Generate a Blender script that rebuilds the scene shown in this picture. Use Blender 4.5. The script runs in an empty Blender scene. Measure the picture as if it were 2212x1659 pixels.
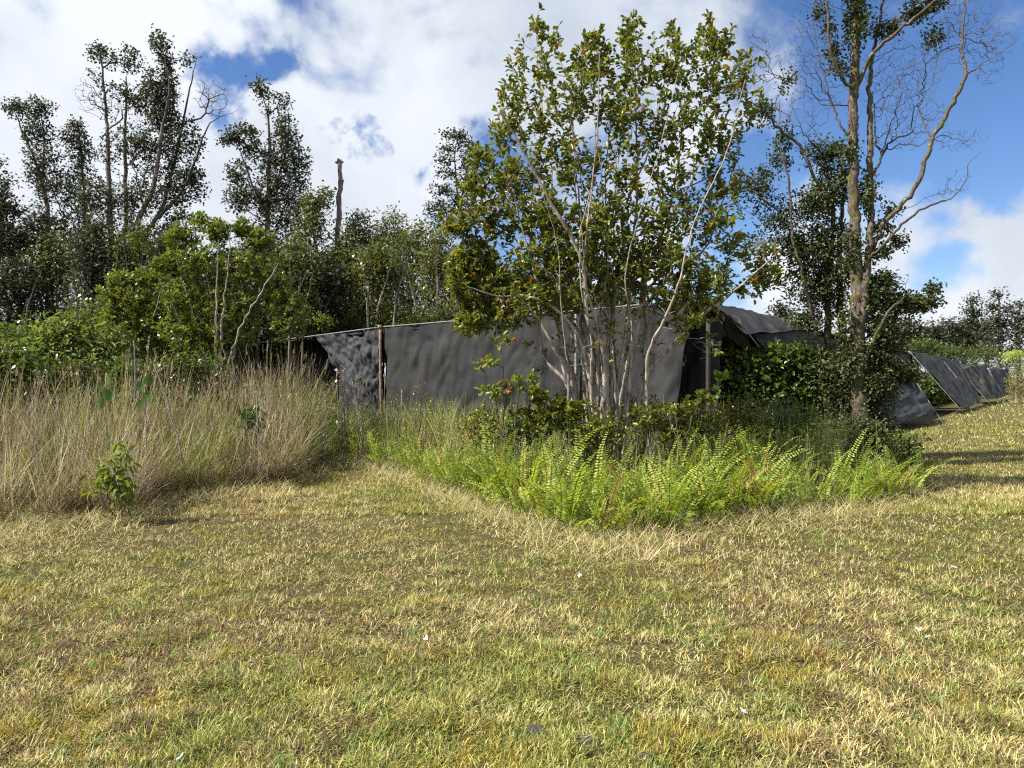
import bpy, math, random
import numpy as np
from mathutils import Vector

S = bpy.context.scene
C = S.collection
R = math.radians
rng = np.random.default_rng(7)

# ------------------------------------------------------------------ camera
F_PX, CX, CY, HORIZON = 1597.0, 1106.0, 829.5, 812.0
CAM_H = 1.6
PITCH = math.atan((CY - HORIZON) / F_PX)
cam_d = bpy.data.cameras.new("camera"); cam_d.sensor_width = 36.0
cam_d.lens = 36.0 * F_PX / 2212.0; cam_d.clip_start = 0.05; cam_d.clip_end = 3000
cam = bpy.data.objects.new("camera", cam_d); C.objects.link(cam)
cam.location = (0, 0, CAM_H); cam.rotation_euler = (R(90) - PITCH, 0, 0)
S.camera = cam

# ------------------------------------------------------------------ light
SUN_EL, SUN_AZ = R(47), math.atan2(-1.0, -0.34)      # azimuth measured from +Y towards +X
sd = Vector((math.cos(SUN_EL) * math.sin(SUN_AZ), math.cos(SUN_EL) * math.cos(SUN_AZ), math.sin(SUN_EL)))
sl = bpy.data.lights.new("sun", 'SUN'); sl.energy = 5.0; sl.angle = R(0.5); sl.color = (1, 0.945, 0.86)
so = bpy.data.objects.new("sun", sl); C.objects.link(so)
so.rotation_euler = sd.to_track_quat('Z', 'Y').to_euler()

S.view_settings.view_transform = 'Standard'; S.view_settings.look = 'None'
S.view_settings.exposure = 0.85; S.view_settings.gamma = 1.0
S.cycles.max_bounces = 6; S.cycles.diffuse_bounces = 3; S.cycles.glossy_bounces = 2
S.cycles.transmission_bounces = 4; S.cycles.transparent_max_bounces = 8
S.cycles.use_denoising = False
S.cycles.use_adaptive_sampling = True; S.cycles.adaptive_threshold = 0.02
S.cycles.sample_clamp_indirect = 6
S.render.film_transparent = False
S.cycles.filter_width = 1.2 if hasattr(S.cycles, 'filter_width') else 1.5


def px_dir(x, y):
    cx, cy = (x - CX) / F_PX, (CY - y) / F_PX
    c, s = math.cos(PITCH), math.sin(PITCH)
    return np.array([cx, c + cy * s, -s + cy * c])


def W(x, y, d):                                     # a photo position at a depth -> a place in the world
    v = px_dir(x, y)
    return np.array([0, 0, CAM_H]) + v * (d / v[1])


def GY(y):                                          # depth of the ground seen at row y
    v = px_dir(CX, y)
    return CAM_H / -v[2] * v[1]


def nrm(a):
    return a / np.maximum(np.linalg.norm(a, axis=-1, keepdims=True), 1e-9)


# ------------------------------------------------------------------ world: sky with clouds
def build_world():
    w = bpy.data.worlds.new("World"); S.world = w; w.use_nodes = True
    nt = w.node_tree; nt.nodes.clear(); N = nt.nodes.new; L = nt.links.new
    out = N('ShaderNodeOutputWorld')
    sky = N('ShaderNodeTexSky'); sky.sky_type = 'NISHITA'; sky.sun_disc = False
    sky.sun_elevation = SUN_EL; sky.sun_rotation = SUN_AZ
    sky.altitude = 300; sky.air_density = 1.0; sky.dust_density = 0.4; sky.ozone_density = 2.5
    hs = N('ShaderNodeHueSaturation'); hs.inputs['Saturation'].default_value = 1.15
    L(sky.outputs[0], hs.inputs['Color'])
    bg = N('ShaderNodeBackground'); bg.inputs['Strength'].default_value = 0.072
    tn = N('ShaderNodeMix'); tn.data_type = 'RGBA'; tn.blend_type = 'MULTIPLY'; tn.inputs[0].default_value = 1.0
    tn.inputs[7].default_value = (0.98, 1.0, 1.16, 1); L(hs.outputs[0], tn.inputs[6]); L(tn.outputs[2], bg.inputs['Color'])
    tc = N('ShaderNodeTexCoord')
    dirv = N('ShaderNodeVectorMath'); dirv.operation = 'NORMALIZE'; L(tc.outputs['Generated'], dirv.inputs[0])
    sep = N('ShaderNodeSeparateXYZ'); L(dirv.outputs[0], sep.inputs[0])

    def M(op, a, b=None, c=None, clamp=False):
        m = N('ShaderNodeMath'); m.operation = op; m.use_clamp = clamp
        for i, v in enumerate((a, b, c)):
            if v is None: continue
            if isinstance(v, (int, float)): m.inputs[i].default_value = v
            else: L(v, m.inputs[i])
        return m.outputs[0]
    # cloud deck seen in perspective: flatten the direction onto a high plane
    zz = M('ADD', M('MAXIMUM', sep.outputs[2], 0.0), 0.30)
    comb = N('ShaderNodeCombineXYZ')
    L(M('DIVIDE', sep.outputs[0], zz), comb.inputs[0]); L(M('DIVIDE', sep.outputs[1], zz), comb.inputs[1])
    n1 = N('ShaderNodeTexNoise'); n1.inputs['Scale'].default_value = 2.6; n1.inputs['Detail'].default_value = 9
    n1.inputs['Roughness'].default_value = 0.52; n1.inputs['Distortion'].default_value = 0.25
    L(comb.outputs[0], n1.inputs['Vector'])
    n2 = N('ShaderNodeTexNoise'); n2.inputs['Scale'].default_value = 5.5; n2.inputs['Detail'].default_value = 7
    n2.inputs['Roughness'].default_value = 0.55; n2.inputs['Distortion'].default_value = 0.3
    L(dirv.outputs[0], n2.inputs['Vector'])
    cov = M('SUBTRACT', M('ADD', M('MULTIPLY', n1.outputs[0], 1.6), M('MULTIPLY', n2.outputs[0], 2.0)), 0.86)     # about 0.9
    # where the clouds stand open or closed, as directions in the sky: (x, y, radius, amount)
    spots = [(570, 90, 55, -0.95), (520, 140, 50, -0.9), (460, 190, 60, -0.95), (490, 250, 45, -0.7), (420, 110, 60, -0.6), (660, 60, 70, 0.3), (810, 280, 55, -1.5), (890, 320, 45, -1.2),
             (750, 290, 40, -0.6), (1050, 320, 60, -1.1), (1400, 620, 120, -0.15),
             (2000, 160, 330, -0.75), (1750, 60, 120, -0.45), (1980, 400, 170, -0.55), (1620, 420, 130, -0.50), (2180, 330, 90, -0.2),
             (1700, 190, 70, 0.55), (1480, 200, 160, 0.2), (1500, 330, 110, 0.2), (1700, 570, 130, 0.5), (2190, 250, 45, 0.62),
             (2080, 600, 170, 0.55), (2210, 500, 100, 0.5), (300, 300, 420, 0.30), (100, 650, 300, 0.5), (700, 620, 300, 0.5), (250, 80, 220, 0.35), (1100, 150, 300, 0.40), (620, 350, 150, 0.30), (800, 400, 160, 0.25)]
    wn = N('ShaderNodeTexNoise'); wn.inputs['Scale'].default_value = 6.0; wn.inputs['Detail'].default_value = 6; wn.inputs['Roughness'].default_value = 0.6
    L(dirv.outputs[0], wn.inputs['Vector'])
    w1 = N('ShaderNodeVectorMath'); w1.operation = 'SUBTRACT'; w1.inputs[1].default_value = (.5, .5, .5); L(wn.outputs['Color'], w1.inputs[0])
    w2 = N('ShaderNodeVectorMath'); w2.operation = 'MULTIPLY_ADD'; w2.inputs[1].default_value = (.22, .22, .22); L(w1.outputs[0], w2.inputs[0]); L(dirv.outputs[0], w2.inputs[2])
    for (x, y, r, a) in spots:
        v = px_dir(x, y); v = v / np.linalg.norm(v)
        d = N('ShaderNodeVectorMath'); d.operation = 'DISTANCE'
        L(w2.outputs[0], d.inputs[0]); d.inputs[1].default_value = tuple(v)
        mr = N('ShaderNodeMapRange'); mr.interpolation_type = 'SMOOTHERSTEP'
        mr.inputs[1].default_value = 0.0; mr.inputs[2].default_value = 1.6 * r / F_PX
        mr.inputs[3].default_value = a * (0.50 if x < 1300 and a < 0 else 0.62); mr.inputs[4].default_value = 0.0
        L(d.outputs['Value'], mr.inputs[0]); cov = M('ADD', cov, mr.outputs[0])
    mask = N('ShaderNodeMapRange'); mask.interpolation_type = 'SMOOTHSTEP'
    mask.inputs[1].default_value = 0.60; mask.inputs[2].default_value = 1.14
    L(cov, mask.inputs[0])
    n3 = N('ShaderNodeTexNoise'); n3.inputs['Scale'].default_value = 3.2; n3.inputs['Detail'].default_value = 8
    n3.inputs['Roughness'].default_value = 0.5; n3.inputs['Distortion'].default_value = 0.2
    off = N('ShaderNodeVectorMath'); off.operation = 'ADD'; off.inputs[1].default_value = (3.3, 1.2, 7.7)
    L(dirv.outputs[0], off.inputs[0]); L(off.outputs[0], n3.inputs['Vector'])
    cr = N('ShaderNodeValToRGB'); e = cr.color_ramp.elements
    e[0].position = 0.34; e[0].color = (0.58, 0.64, 0.74, 1); e[1].position = 0.60; e[1].color = (0.90, 0.94, 1.0, 1)
    L(n3.outputs[0], cr.inputs[0])
    bc = N('ShaderNodeBackground'); bc.inputs['Strength'].default_value = 0.60; L(cr.outputs[0], bc.inputs['Color'])
    mx = N('ShaderNodeMixShader'); L(mask.outputs[0], mx.inputs[0]); L(bg.outputs[0], mx.inputs[1]); L(bc.outputs[0], mx.inputs[2])
    L(mx.outputs[0], out.inputs[0])


build_world()


# ------------------------------------------------------------------ materials
def mat_nodes(name):
    m = bpy.data.materials.new(name); m.use_nodes = True
    nt = m.node_tree; nt.nodes.clear()
    return m, nt, nt.nodes.new, nt.links.new


def leaf_mat(name, trans=0.35, rough=0.4, spec=0.5, tint=(1.25, 1.3, 0.6)):
    m, nt, N, L = mat_nodes(name)
    out = N('ShaderNodeOutputMaterial'); at = N('ShaderNodeAttribute'); at.attribute_name = 'Col'
    b = N('ShaderNodeBsdfPrincipled'); b.inputs['Roughness'].default_value = rough
    b.inputs['Specular IOR Level'].default_value = spec
    L(at.outputs['Color'], b.inputs['Base Color'])
    t = N('ShaderNodeBsdfTranslucent'); mu = N('ShaderNodeMix'); mu.data_type = 'RGBA'; mu.blend_type = 'MULTIPLY'
    mu.inputs[0].default_value = 1.0; mu.inputs[7].default_value = (*tint, 1)
    L(at.outputs['Color'], mu.inputs[6]); L(mu.outputs[2], t.inputs['Color'])
    mx = N('ShaderNodeMixShader'); mx.inputs[0].default_value = trans
    L(b.outputs[0], mx.inputs[1]); L(t.outputs[0], mx.inputs[2]); L(mx.outputs[0], out.inputs[0])
    return m


def ramp(N, L, src, stops):
    cr = N('ShaderNodeValToRGB'); els = cr.color_ramp.elements
    while len(els) > 1: els.remove(els[-1])
    els[0].position = stops[0][0]; els[0].color = (*stops[0][1], 1)
    for p, c in stops[1:]:
        e = els.new(p); e.color = (*c, 1)
    L(src, cr.inputs[0]); return cr.outputs[0]


def noise(N, L, vec, scale, detail=5, rough=0.6, zs=1.0):
    n = N('ShaderNodeTexNoise'); n.inputs['Scale'].default_value = scale
    n.inputs['Detail'].default_value = detail; n.inputs['Roughness'].default_value = rough
    if zs != 1.0:
        mp = N('ShaderNodeMapping'); mp.inputs['Scale'].default_value = (1, 1, zs)
        L(vec, mp.inputs[0]); vec = mp.outputs[0]
    L(vec, n.inputs['Vector']); return n.outputs[0]


def bark_mat(name, dark, light, lichen=0.0, moss=0.0, scale=14.0):
    m, nt, N, L = mat_nodes(name)
    out = N('ShaderNodeOutputMaterial'); b = N('ShaderNodeBsdfPrincipled'); b.inputs['Roughness'].default_value = 0.88
    b.inputs['Specular IOR Level'].default_value = 0.2
    g = N('ShaderNodeNewGeometry'); pos = g.outputs['Position']
    n = noise(N, L, pos, scale, 8, 0.7, 0.22)
    col = ramp(N, L, n, [(0.36, dark), (0.62, light)])
    if moss > 0:
        nm = noise(N, L, pos, 3.6, 9, 0.85)
        f = ramp(N, L, nm, [(0.56 - moss * 0.2, (0, 0, 0)), (0.62 - moss * 0.2, (1, 1, 1))])
        nm2 = noise(N, L, pos, 30, 3, 0.6)
        mc = ramp(N, L, nm2, [(0.35, (0.035, 0.035, 0.010)), (0.55, (0.12, 0.115, 0.022)), (0.7, (0.17, 0.11, 0.03))])
        mx = N('ShaderNodeMix'); mx.data_type = 'RGBA'; L(f, mx.inputs[0]); L(col, mx.inputs[6]); L(mc, mx.inputs[7]); col = mx.outputs[2]
    if lichen > 0:
        nl = noise(N, L, pos, 11.0, 8, 0.78)
        f = ramp(N, L, nl, [(0.66 - lichen * 0.18, (0, 0, 0)), (0.70 - lichen * 0.18, (1, 1, 1))])
        nl2 = noise(N, L, pos, 40, 3, 0.6)
        lc = ramp(N, L, nl2, [(0.3, (0.24, 0.24, 0.20)), (0.6, (0.55, 0.53, 0.47))])
        mx = N('ShaderNodeMix'); mx.data_type = 'RGBA'; L(f, mx.inputs[0]); L(col, mx.inputs[6]); L(lc, mx.inputs[7]); col = mx.outputs[2]
    L(col, b.inputs['Base Color'])
    bp = N('ShaderNodeBump'); bp.inputs['Strength'].default_value = 0.9; bp.inputs['Distance'].default_value = 0.012
    L(n, bp.inputs['Height']); L(bp.outputs[0], b.inputs['Normal'])
    L(b.outputs[0], out.inputs[0]); return m


def cloth_mat(name, a, bcol, moss=(0.12, 0.13, 0.045), mossf=0.62, trans=0.12):
    m, nt, N, L = mat_nodes(name)
    out = N('ShaderNodeOutputMaterial'); b = N('ShaderNodeBsdfPrincipled'); b.inputs['Roughness'].default_value = 0.75
    b.inputs['Specular IOR Level'].default_value = 0.35
    g = N('ShaderNodeNewGeometry'); pos = g.outputs['Position']
    n = noise(N, L, pos, 1.6, 8, 0.65, 0.45)
    col = ramp(N, L, n, [(0.35, a), (0.65, bcol)])
    nm = noise(N, L, pos, 0.9, 6, 0.7, 0.5)
    f = ramp(N, L, nm, [(mossf, (0, 0, 0)), (mossf + 0.10, (0.75, 0.75, 0.75))])
    mx = N('ShaderNodeMix'); mx.data_type = 'RGBA'; L(f, mx.inputs[0]); L(col, mx.inputs[6]); mx.inputs[7].default_value = (*moss, 1)
    fine = noise(N, L, pos, 60, 3, 0.6, 0.3)
    mul = N('ShaderNodeMix'); mul.data_type = 'RGBA'; mul.blend_type = 'MULTIPLY'; mul.inputs[0].default_value = 1
    L(mx.outputs[2], mul.inputs[6]); L(ramp(N, L, fine, [(0.3, (0.72, 0.72, 0.72)), (0.7, (1.2, 1.2, 1.2))]), mul.inputs[7])
    L(mul.outputs[2], b.inputs['Base Color'])
    bp = N('ShaderNodeBump'); bp.inputs['Strength'].default_value = 0.35; bp.inputs['Distance'].default_value = 0.02
    L(noise(N, L, pos, 9, 6, 0.7, 0.4), bp.inputs['Height']); L(bp.outputs[0], b.inputs['Normal'])
    t = N('ShaderNodeBsdfTranslucent'); L(mul.outputs[2], t.inputs['Color'])
    ms = N('ShaderNodeMixShader'); ms.inputs[0].default_value = trans
    L(b.outputs[0], ms.inputs[1]); L(t.outputs[0], ms.inputs[2]); L(ms.outputs[0], out.inputs[0]); return m


def plain_mat(name, a, b2, rough=0.7, metal=0.0, scale=20):
    m, nt, N, L = mat_nodes(name)
    out = N('ShaderNodeOutputMaterial'); b = N('ShaderNodeBsdfPrincipled'); b.inputs['Roughness'].default_value = rough
    b.inputs['Metallic'].default_value = metal
    g = N('ShaderNodeNewGeometry')
    L(ramp(N, L, noise(N, L, g.outputs['Position'], scale, 6, 0.7), [(0.35, a), (0.65, b2)]), b.inputs['Base Color'])
    L(b.outputs[0], out.inputs[0]); return m


def ground_mat():
    m, nt, N, L = mat_nodes("ground_soil_and_thatch")
    out = N('ShaderNodeOutputMaterial'); b = N('ShaderNodeBsdfPrincipled'); b.inputs['Roughness'].default_value = 0.95
    b.inputs['Specular IOR Level'].default_value = 0.1
    g = N('ShaderNodeNewGeometry'); pos = g.outputs['Position']
    n1 = noise(N, L, pos, 45, 8, 0.75)
    c1 = ramp(N, L, n1, [(0.36, (0.022, 0.018, 0.010)), (0.5, (0.07, 0.058, 0.026)), (0.64, (0.18, 0.14, 0.065))])
    n2 = noise(N, L, pos, 0.7, 6, 0.65)
    c2 = ramp(N, L, n2, [(0.4, (0.09, 0.10, 0.03)), (0.6, (0.16, 0.13, 0.06))])
    mx = N('ShaderNodeMix'); mx.data_type = 'RGBA'; mx.inputs[0].default_value = 0.4
    L(c1, mx.inputs[6]); L(c2, mx.inputs[7]); L(mx.outputs[2], b.inputs['Base Color'])
    bp = N('ShaderNodeBump'); bp.inputs['Strength'].default_value = 1.0; bp.inputs['Distance'].default_value = 0.02
    L(n1, bp.inputs['Height']); L(bp.outputs[0], b.inputs['Normal'])
    L(b.outputs[0], out.inputs[0]); return m


M_GUAVA = leaf_mat("guava_leaf", 0.38, 0.33, 0.55)
M_OHIA = leaf_mat("ohia_leaf", 0.25, 0.6, 0.3, (1.1, 1.2, 0.6))
M_GRASS = leaf_mat("grass_blade", 0.30, 0.65, 0.25, (1.1, 1.1, 0.7))
M_FERN = leaf_mat("fern_frond", 0.42, 0.5, 0.35, (1.15, 1.25, 0.5))
M_PETAL = leaf_mat("petal", 0.3, 0.6, 0.2, (1, 1, 1))
M_BARK_G = bark_mat("guava_bark", (0.13, 0.10, 0.08), (0.52, 0.44, 0.37), 0.25, 0.0, 16)
M_BARK_O = bark_mat("ohia_bark", (0.05, 0.042, 0.034), (0.27, 0.22, 0.18), 0.30, 0.0, 12)
M_BARK_R = bark_mat("mossy_ohia_bark", (0.018, 0.014, 0.011), (0.22, 0.17, 0.145), 0.36, 0.36, 30)
M_TWIG = plain_mat("twig_bark", (0.04, 0.034, 0.03), (0.12, 0.10, 0.085), 0.9)
M_TWIG_PALE = plain_mat("pale_twig_bark", (0.14, 0.12, 0.10), (0.40, 0.35, 0.30), 0.85)
M_CLOTH = cloth_mat("shade_cloth_grey", (0.020, 0.021, 0.022), (0.048, 0.048, 0.047))
M_CLOTH_D = cloth_mat("shade_cloth_black", (0.012, 0.012, 0.013), (0.035, 0.036, 0.038), mossf=0.66, trans=0.04)
M_CLOTH_W = cloth_mat("shade_cloth_weathered", (0.024, 0.025, 0.026), (0.066, 0.066, 0.062), (0.20, 0.195, 0.09), 0.54, 0.15)
M_CLOTH_T = cloth_mat("crumpled_cloth", (0.02, 0.022, 0.026), (0.06, 0.062, 0.068), mossf=0.7, trans=0.04)
M_POLE = plain_mat("galvanised_pole", (0.16, 0.16, 0.16), (0.42, 0.42, 0.41), 0.5, 0.2)
M_RUST = plain_mat("rusty_pole", (0.13, 0.06, 0.035), (0.36, 0.24, 0.19), 0.8)
M_WOOD = plain_mat("old_timber", (0.02, 0.017, 0.015), (0.07, 0.055, 0.045), 0.9)
M_ROPE = plain_mat("rope", (0.12, 0.115, 0.105), (0.32, 0.31, 0.29), 0.9)
M_ROCK = plain_mat("lava_rock", (0.015, 0.013, 0.013), (0.10, 0.075, 0.065), 0.95, 0, 40)


# ------------------------------------------------------------------ mesh helpers
def mesh_np(name, V, faces, mat, col=None, smooth=False):
    """V (n,3); faces: list of int arrays (m,k)."""
    me = bpy.data.meshes.new(name)
    V = np.ascontiguousarray(V, dtype=np.float32)
    faces = [np.asarray(f, dtype=np.int32) for f in faces if len(f)]
    me.vertices.add(len(V)); me.vertices.foreach_set('co', V.ravel())
    nl = sum(f.size for f in faces); npoly = sum(len(f) for f in faces)
    me.loops.add(nl); me.loops.foreach_set('vertex_index', np.concatenate([f.ravel() for f in faces]))
    me.polygons.add(npoly)
    tot = np.concatenate([np.full(len(f), f.shape[1], dtype=np.int32) for f in faces])
    st = np.concatenate([[0], np.cumsum(tot)[:-1]]).astype(np.int32)
    me.polygons.foreach_set('loop_start', st)
    if smooth: me.polygons.foreach_set('use_smooth', np.ones(npoly, dtype=bool))
    if col is not None:
        a = me.color_attributes.new('Col', 'FLOAT_COLOR', 'POINT')
        c4 = np.ones((len(V), 4), dtype=np.float32); c4[:, :3] = col
        a.data.foreach_set('color', c4.ravel())
    me.update(); me.validate()
    me.materials.append(mat)
    return me


def link(name, me, parent=None):
    o = bpy.data.objects.new(name, me); C.objects.link(o)
    if parent is not None:
        o.parent = parent
    return o


def tag(o, label, cat, group=None):
    o['label'] = label; o['category'] = cat
    if group: o['group'] = group
    return o


def thing(name, label, cat, loc, group=None):
    o = bpy.data.objects.new(name, None); C.objects.link(o)
    o.location = tuple(float(v) for v in loc); o.empty_display_size = 0.2
    return tag(o, label, cat, group)


class Buf:
    """collects vertex / face / colour arrays into one mesh"""
    def __init__(s): s.V, s.F, s.K, s.n = [], {}, [], 0
    def add(s, V, fs, col=None):
        for f in fs:
            f = np.asarray(f); s.F.setdefault(f.shape[1], []).append(f + s.n)
        s.V.append(V); s.n += len(V)
        s.K.append(np.broadcast_to(np.asarray(col if col is not None else (0.2, 0.2, 0.2)), (len(V), 3)))
    def mesh(s, name, mat, origin=(0, 0, 0), smooth=False):
        return mesh_np(name, np.concatenate(s.V) - np.asarray(origin), [np.concatenate(f) for f in s.F.values()], mat, np.concatenate(s.K), smooth)


def vnoise(x, y, seed=0):
    xi, yi = np.floor(x).astype(np.int64), np.floor(y).astype(np.int64)
    fx, fy = x - xi, y - yi
    fx, fy = fx * fx * (3 - 2 * fx), fy * fy * (3 - 2 * fy)
    def h(a, b):
        n = (a * 374761393 + b * 668265263 + seed * 1274126177) & 0xffffffff
        n = ((n ^ (n >> 13)) * 1274126177) & 0xffffffff
        return ((n ^ (n >> 16)) & 0xffff) / 65535.0
    return (h(xi, yi) * (1 - fx) + h(xi + 1, yi) * fx) * (1 - fy) + (h(xi, yi + 1) * (1 - fx) + h(xi + 1, yi + 1) * fx) * fy


def fbm(x, y, seed=0, o=4):
    t, a, w = 0, 0.5, 0
    for i in range(o):
        t = t + a * vnoise(x * 2 ** i, y * 2 ** i, seed + i * 17); w += a; a *= 0.55
    return t / w


def leaves(P, D, Nn, Ln, Wd, fold=0.25, simple=False):
    """leaf blades: base P, direction D, normal Nn; two folded quads each (or one flat quad)"""
    D = nrm(D); S_ = nrm(np.cross(D, Nn)); U = np.cross(S_, D)
    Ln = Ln[:, None]; Wd = Wd[:, None]
    n = len(P)
    if simple:
        V = np.stack([P, P + D * Ln * 0.55 + S_ * Wd * 0.5, P + D * Ln, P + D * Ln * 0.55 - S_ * Wd * 0.5], 1)
        i = np.arange(n)[:, None] * 4
        return V.reshape(-1, 3), [i + np.array([[0, 1, 2, 3]])], 4
    tip = P + D * Ln - U * Ln * 0.12
    up = U * Wd * fold
    V = np.stack([P, P + D * Ln * 0.34 + S_ * Wd * 0.42 + up, P + D * Ln * 0.74 + S_ * Wd * 0.44 + up * 0.7, tip,
                  P + D * Ln * 0.74 - S_ * Wd * 0.44 + up * 0.7, P + D * Ln * 0.34 - S_ * Wd * 0.42 + up], 1)
    i = np.arange(n)[:, None] * 6
    return V.reshape(-1, 3), [i + np.array([[0, 1, 2, 3]]), i + np.array([[0, 3, 4, 5]])], 6


def blades(P, az, Ln, th0, th1, wd, segs, col, colt=None, wid_az=None):
    """grass blades: leave the ground at angle th0 from upright and end at th1"""
    n = len(P)
    hd = np.stack([np.cos(az), np.sin(az), np.zeros(n)], 1)
    wa = az + math.pi / 2 if wid_az is None else wid_az
    wv = np.stack([np.cos(wa), np.sin(wa), np.zeros(n)], 1)
    pts = [P]; p = P
    for k in range(segs):
        t = th0 + (th1 - th0) * (k + 0.5) / segs
        p = p + (hd * np.sin(t)[:, None] + np.array([0, 0, 1.0]) * np.cos(t)[:, None]) * (Ln / segs)[:, None]
        pts.append(p)
    if colt is None: colt = col
    V, K = [], []
    for k, p in enumerate(pts[:-1]):
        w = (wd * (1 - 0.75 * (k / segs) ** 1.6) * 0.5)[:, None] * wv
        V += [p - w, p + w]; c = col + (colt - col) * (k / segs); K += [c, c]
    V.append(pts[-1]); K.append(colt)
    m = len(V); V = np.stack(V, 1).reshape(-1, 3); K = np.stack(K, 1).reshape(-1, 3)
    b = np.arange(n)[:, None] * m
    F = []
    if segs > 1:
        F.append(np.concatenate([b + np.array([[2 * k, 2 * k + 1, 2 * k + 3, 2 * k + 2]]) for k in range(segs - 1)]))
    F.append(b + np.array([[2 * segs - 2, 2 * segs - 1, 2 * segs]]))
    return V, F, K


def tube(buf, pts, rad, k=6, col=None, cap=True):
    pts = np.asarray(pts, float); rad = np.broadcast_to(np.asarray(rad, float), (len(pts),))
    t = np.gradient(pts, axis=0); t = nrm(t)
    u = nrm(np.cross(t, np.array([0.31, 0.93, 0.17]))); v = np.cross(t, u)
    a = np.arange(k) * 2 * math.pi / k
    V = pts[:, None] + rad[:, None, None] * (u[:, None] * np.cos(a)[None, :, None] + v[:, None] * np.sin(a)[None, :, None])
    n = len(pts); F = []
    for i in range(n - 1):
        for j in range(k):
            F.append([i * k + j, i * k + (j + 1) % k, (i + 1) * k + (j + 1) % k, (i + 1) * k + j])
    fs = [np.array(F)]
    if cap: fs.append(np.array([[j for j in range(k)][::-1], [(n - 1) * k + j for j in range(k)]]))
    buf.add(V.reshape(-1, 3), fs, col)


def smooth_path(pts, step, jit=0.0, seed=1):
    """Catmull-Rom through (x,y,z,r) rows, resampled"""
    r_ = np.random.default_rng(seed)
    p = np.asarray(pts, float)
    q = np.vstack([2 * p[0] - p[1], p, 2 * p[-1] - p[-2]])
    out = []
    for i in range(1, len(q) - 2):
        n = max(1, int(np.linalg.norm(q[i + 1, :3] - q[i, :3]) / step))
        for t in np.arange(n) / n:
            out.append(0.5 * ((2 * q[i]) + (-q[i - 1] + q[i + 1]) * t + (2 * q[i - 1] - 5 * q[i] + 4 * q[i + 1] - q[i + 2]) * t * t + (-q[i - 1] + 3 * q[i] - 3 * q[i + 1] + q[i + 2]) * t ** 3))
    out.append(p[-1]); out = np.array(out)
    if jit: out[1:, :3] += r_.normal(0, jit, (len(out) - 1, 3))
    return out


# ------------------------------------------------------------------ trees
def grow(paths, A, step=0.25, bf=0.25, up=0.8, wig=0.12, r=None, start_frac=0.25):
    """paths: list of (n,4) trunk polylines (x,y,z,r); every later one starts at the nearest existing node unless flagged free.
    A: attractor points. Returns nodes, parents, fixed radius, attractor flag index."""
    P, par, pl, fr, att = [], [], [], [], []
    for free, path in paths:
        if free or not P: prev, base = -1, 0.0
        else:
            d = np.linalg.norm(np.array(P) - path[0, :3], axis=1); prev = int(d.argmin()); base = pl[prev]
        for k, q in enumerate(path):
            if prev == -1: l = 0.0
            else: l = pl[prev] + np.linalg.norm(q[:3] - P[prev])
            P.append(q[:3].copy()); par.append(prev); pl.append(l); fr.append(q[3]); att.append(-1); prev = len(P) - 1
    if len(A) == 0: return np.array(P), np.array(par), np.array(fr), np.array(att)
    Pn = np.array(P); pln = np.array(pl)
    tot = max(pl)
    ok = np.arange(len(P))
    zmin, zmax = Pn[:, 2].min(), Pn[:, 2].max()
    best = np.full(len(A), 1e9); bi = np.zeros(len(A), int)
    def cost(a, p, plp):
        d = a[:, None] - p[None]; dist = np.linalg.norm(d, axis=2)
        down = np.maximum(0, -d[:, :, 2] + 0.15 * dist)
        return dist + up * down + bf * plp[None]
    cs = cost(A, Pn, pln)
    bi = cs.argmin(1); best = cs[np.arange(len(A)), bi]
    alive = np.ones(len(A), bool)
    for _ in range(len(A)):
        j = int(np.where(alive, best, 1e9).argmin()); alive[j] = False
        i = int(bi[j]); a = A[j]; p0 = np.array(P[i]); d = a - p0; dist = np.linalg.norm(d)
        n = max(1, int(round(dist / step)))
        newp = []
        prev = i; bend = r.normal(0, wig, 3) * dist; bend[2] -= 0.10 * dist
        for k in range(1, n + 1):
            t = k / n
            q = p0 + d * t + bend * 4 * t * (1 - t) * 0.5
            if k < n: q = q + r.normal(0, wig * 0.18 * step, 3)
            P.append(q); par.append(prev); pl.append(pl[prev] + np.linalg.norm(q - P[prev])); fr.append(0.0)
            att.append(j if k == n else -1); prev = len(P) - 1; newp.append(prev)
        idx = np.where(alive)[0]
        if len(idx):
            cs = cost(A[idx], np.array([P[k] for k in newp]), np.array([pl[k] for k in newp]))
            b = cs.argmin(1); c = cs[np.arange(len(idx)), b]; m = c < best[idx]
            best[idx[m]] = c[m]; bi[idx[m]] = np.array(newp)[b[m]]
    return np.array(P), np.array(par), np.array(fr), np.array(att)


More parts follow.
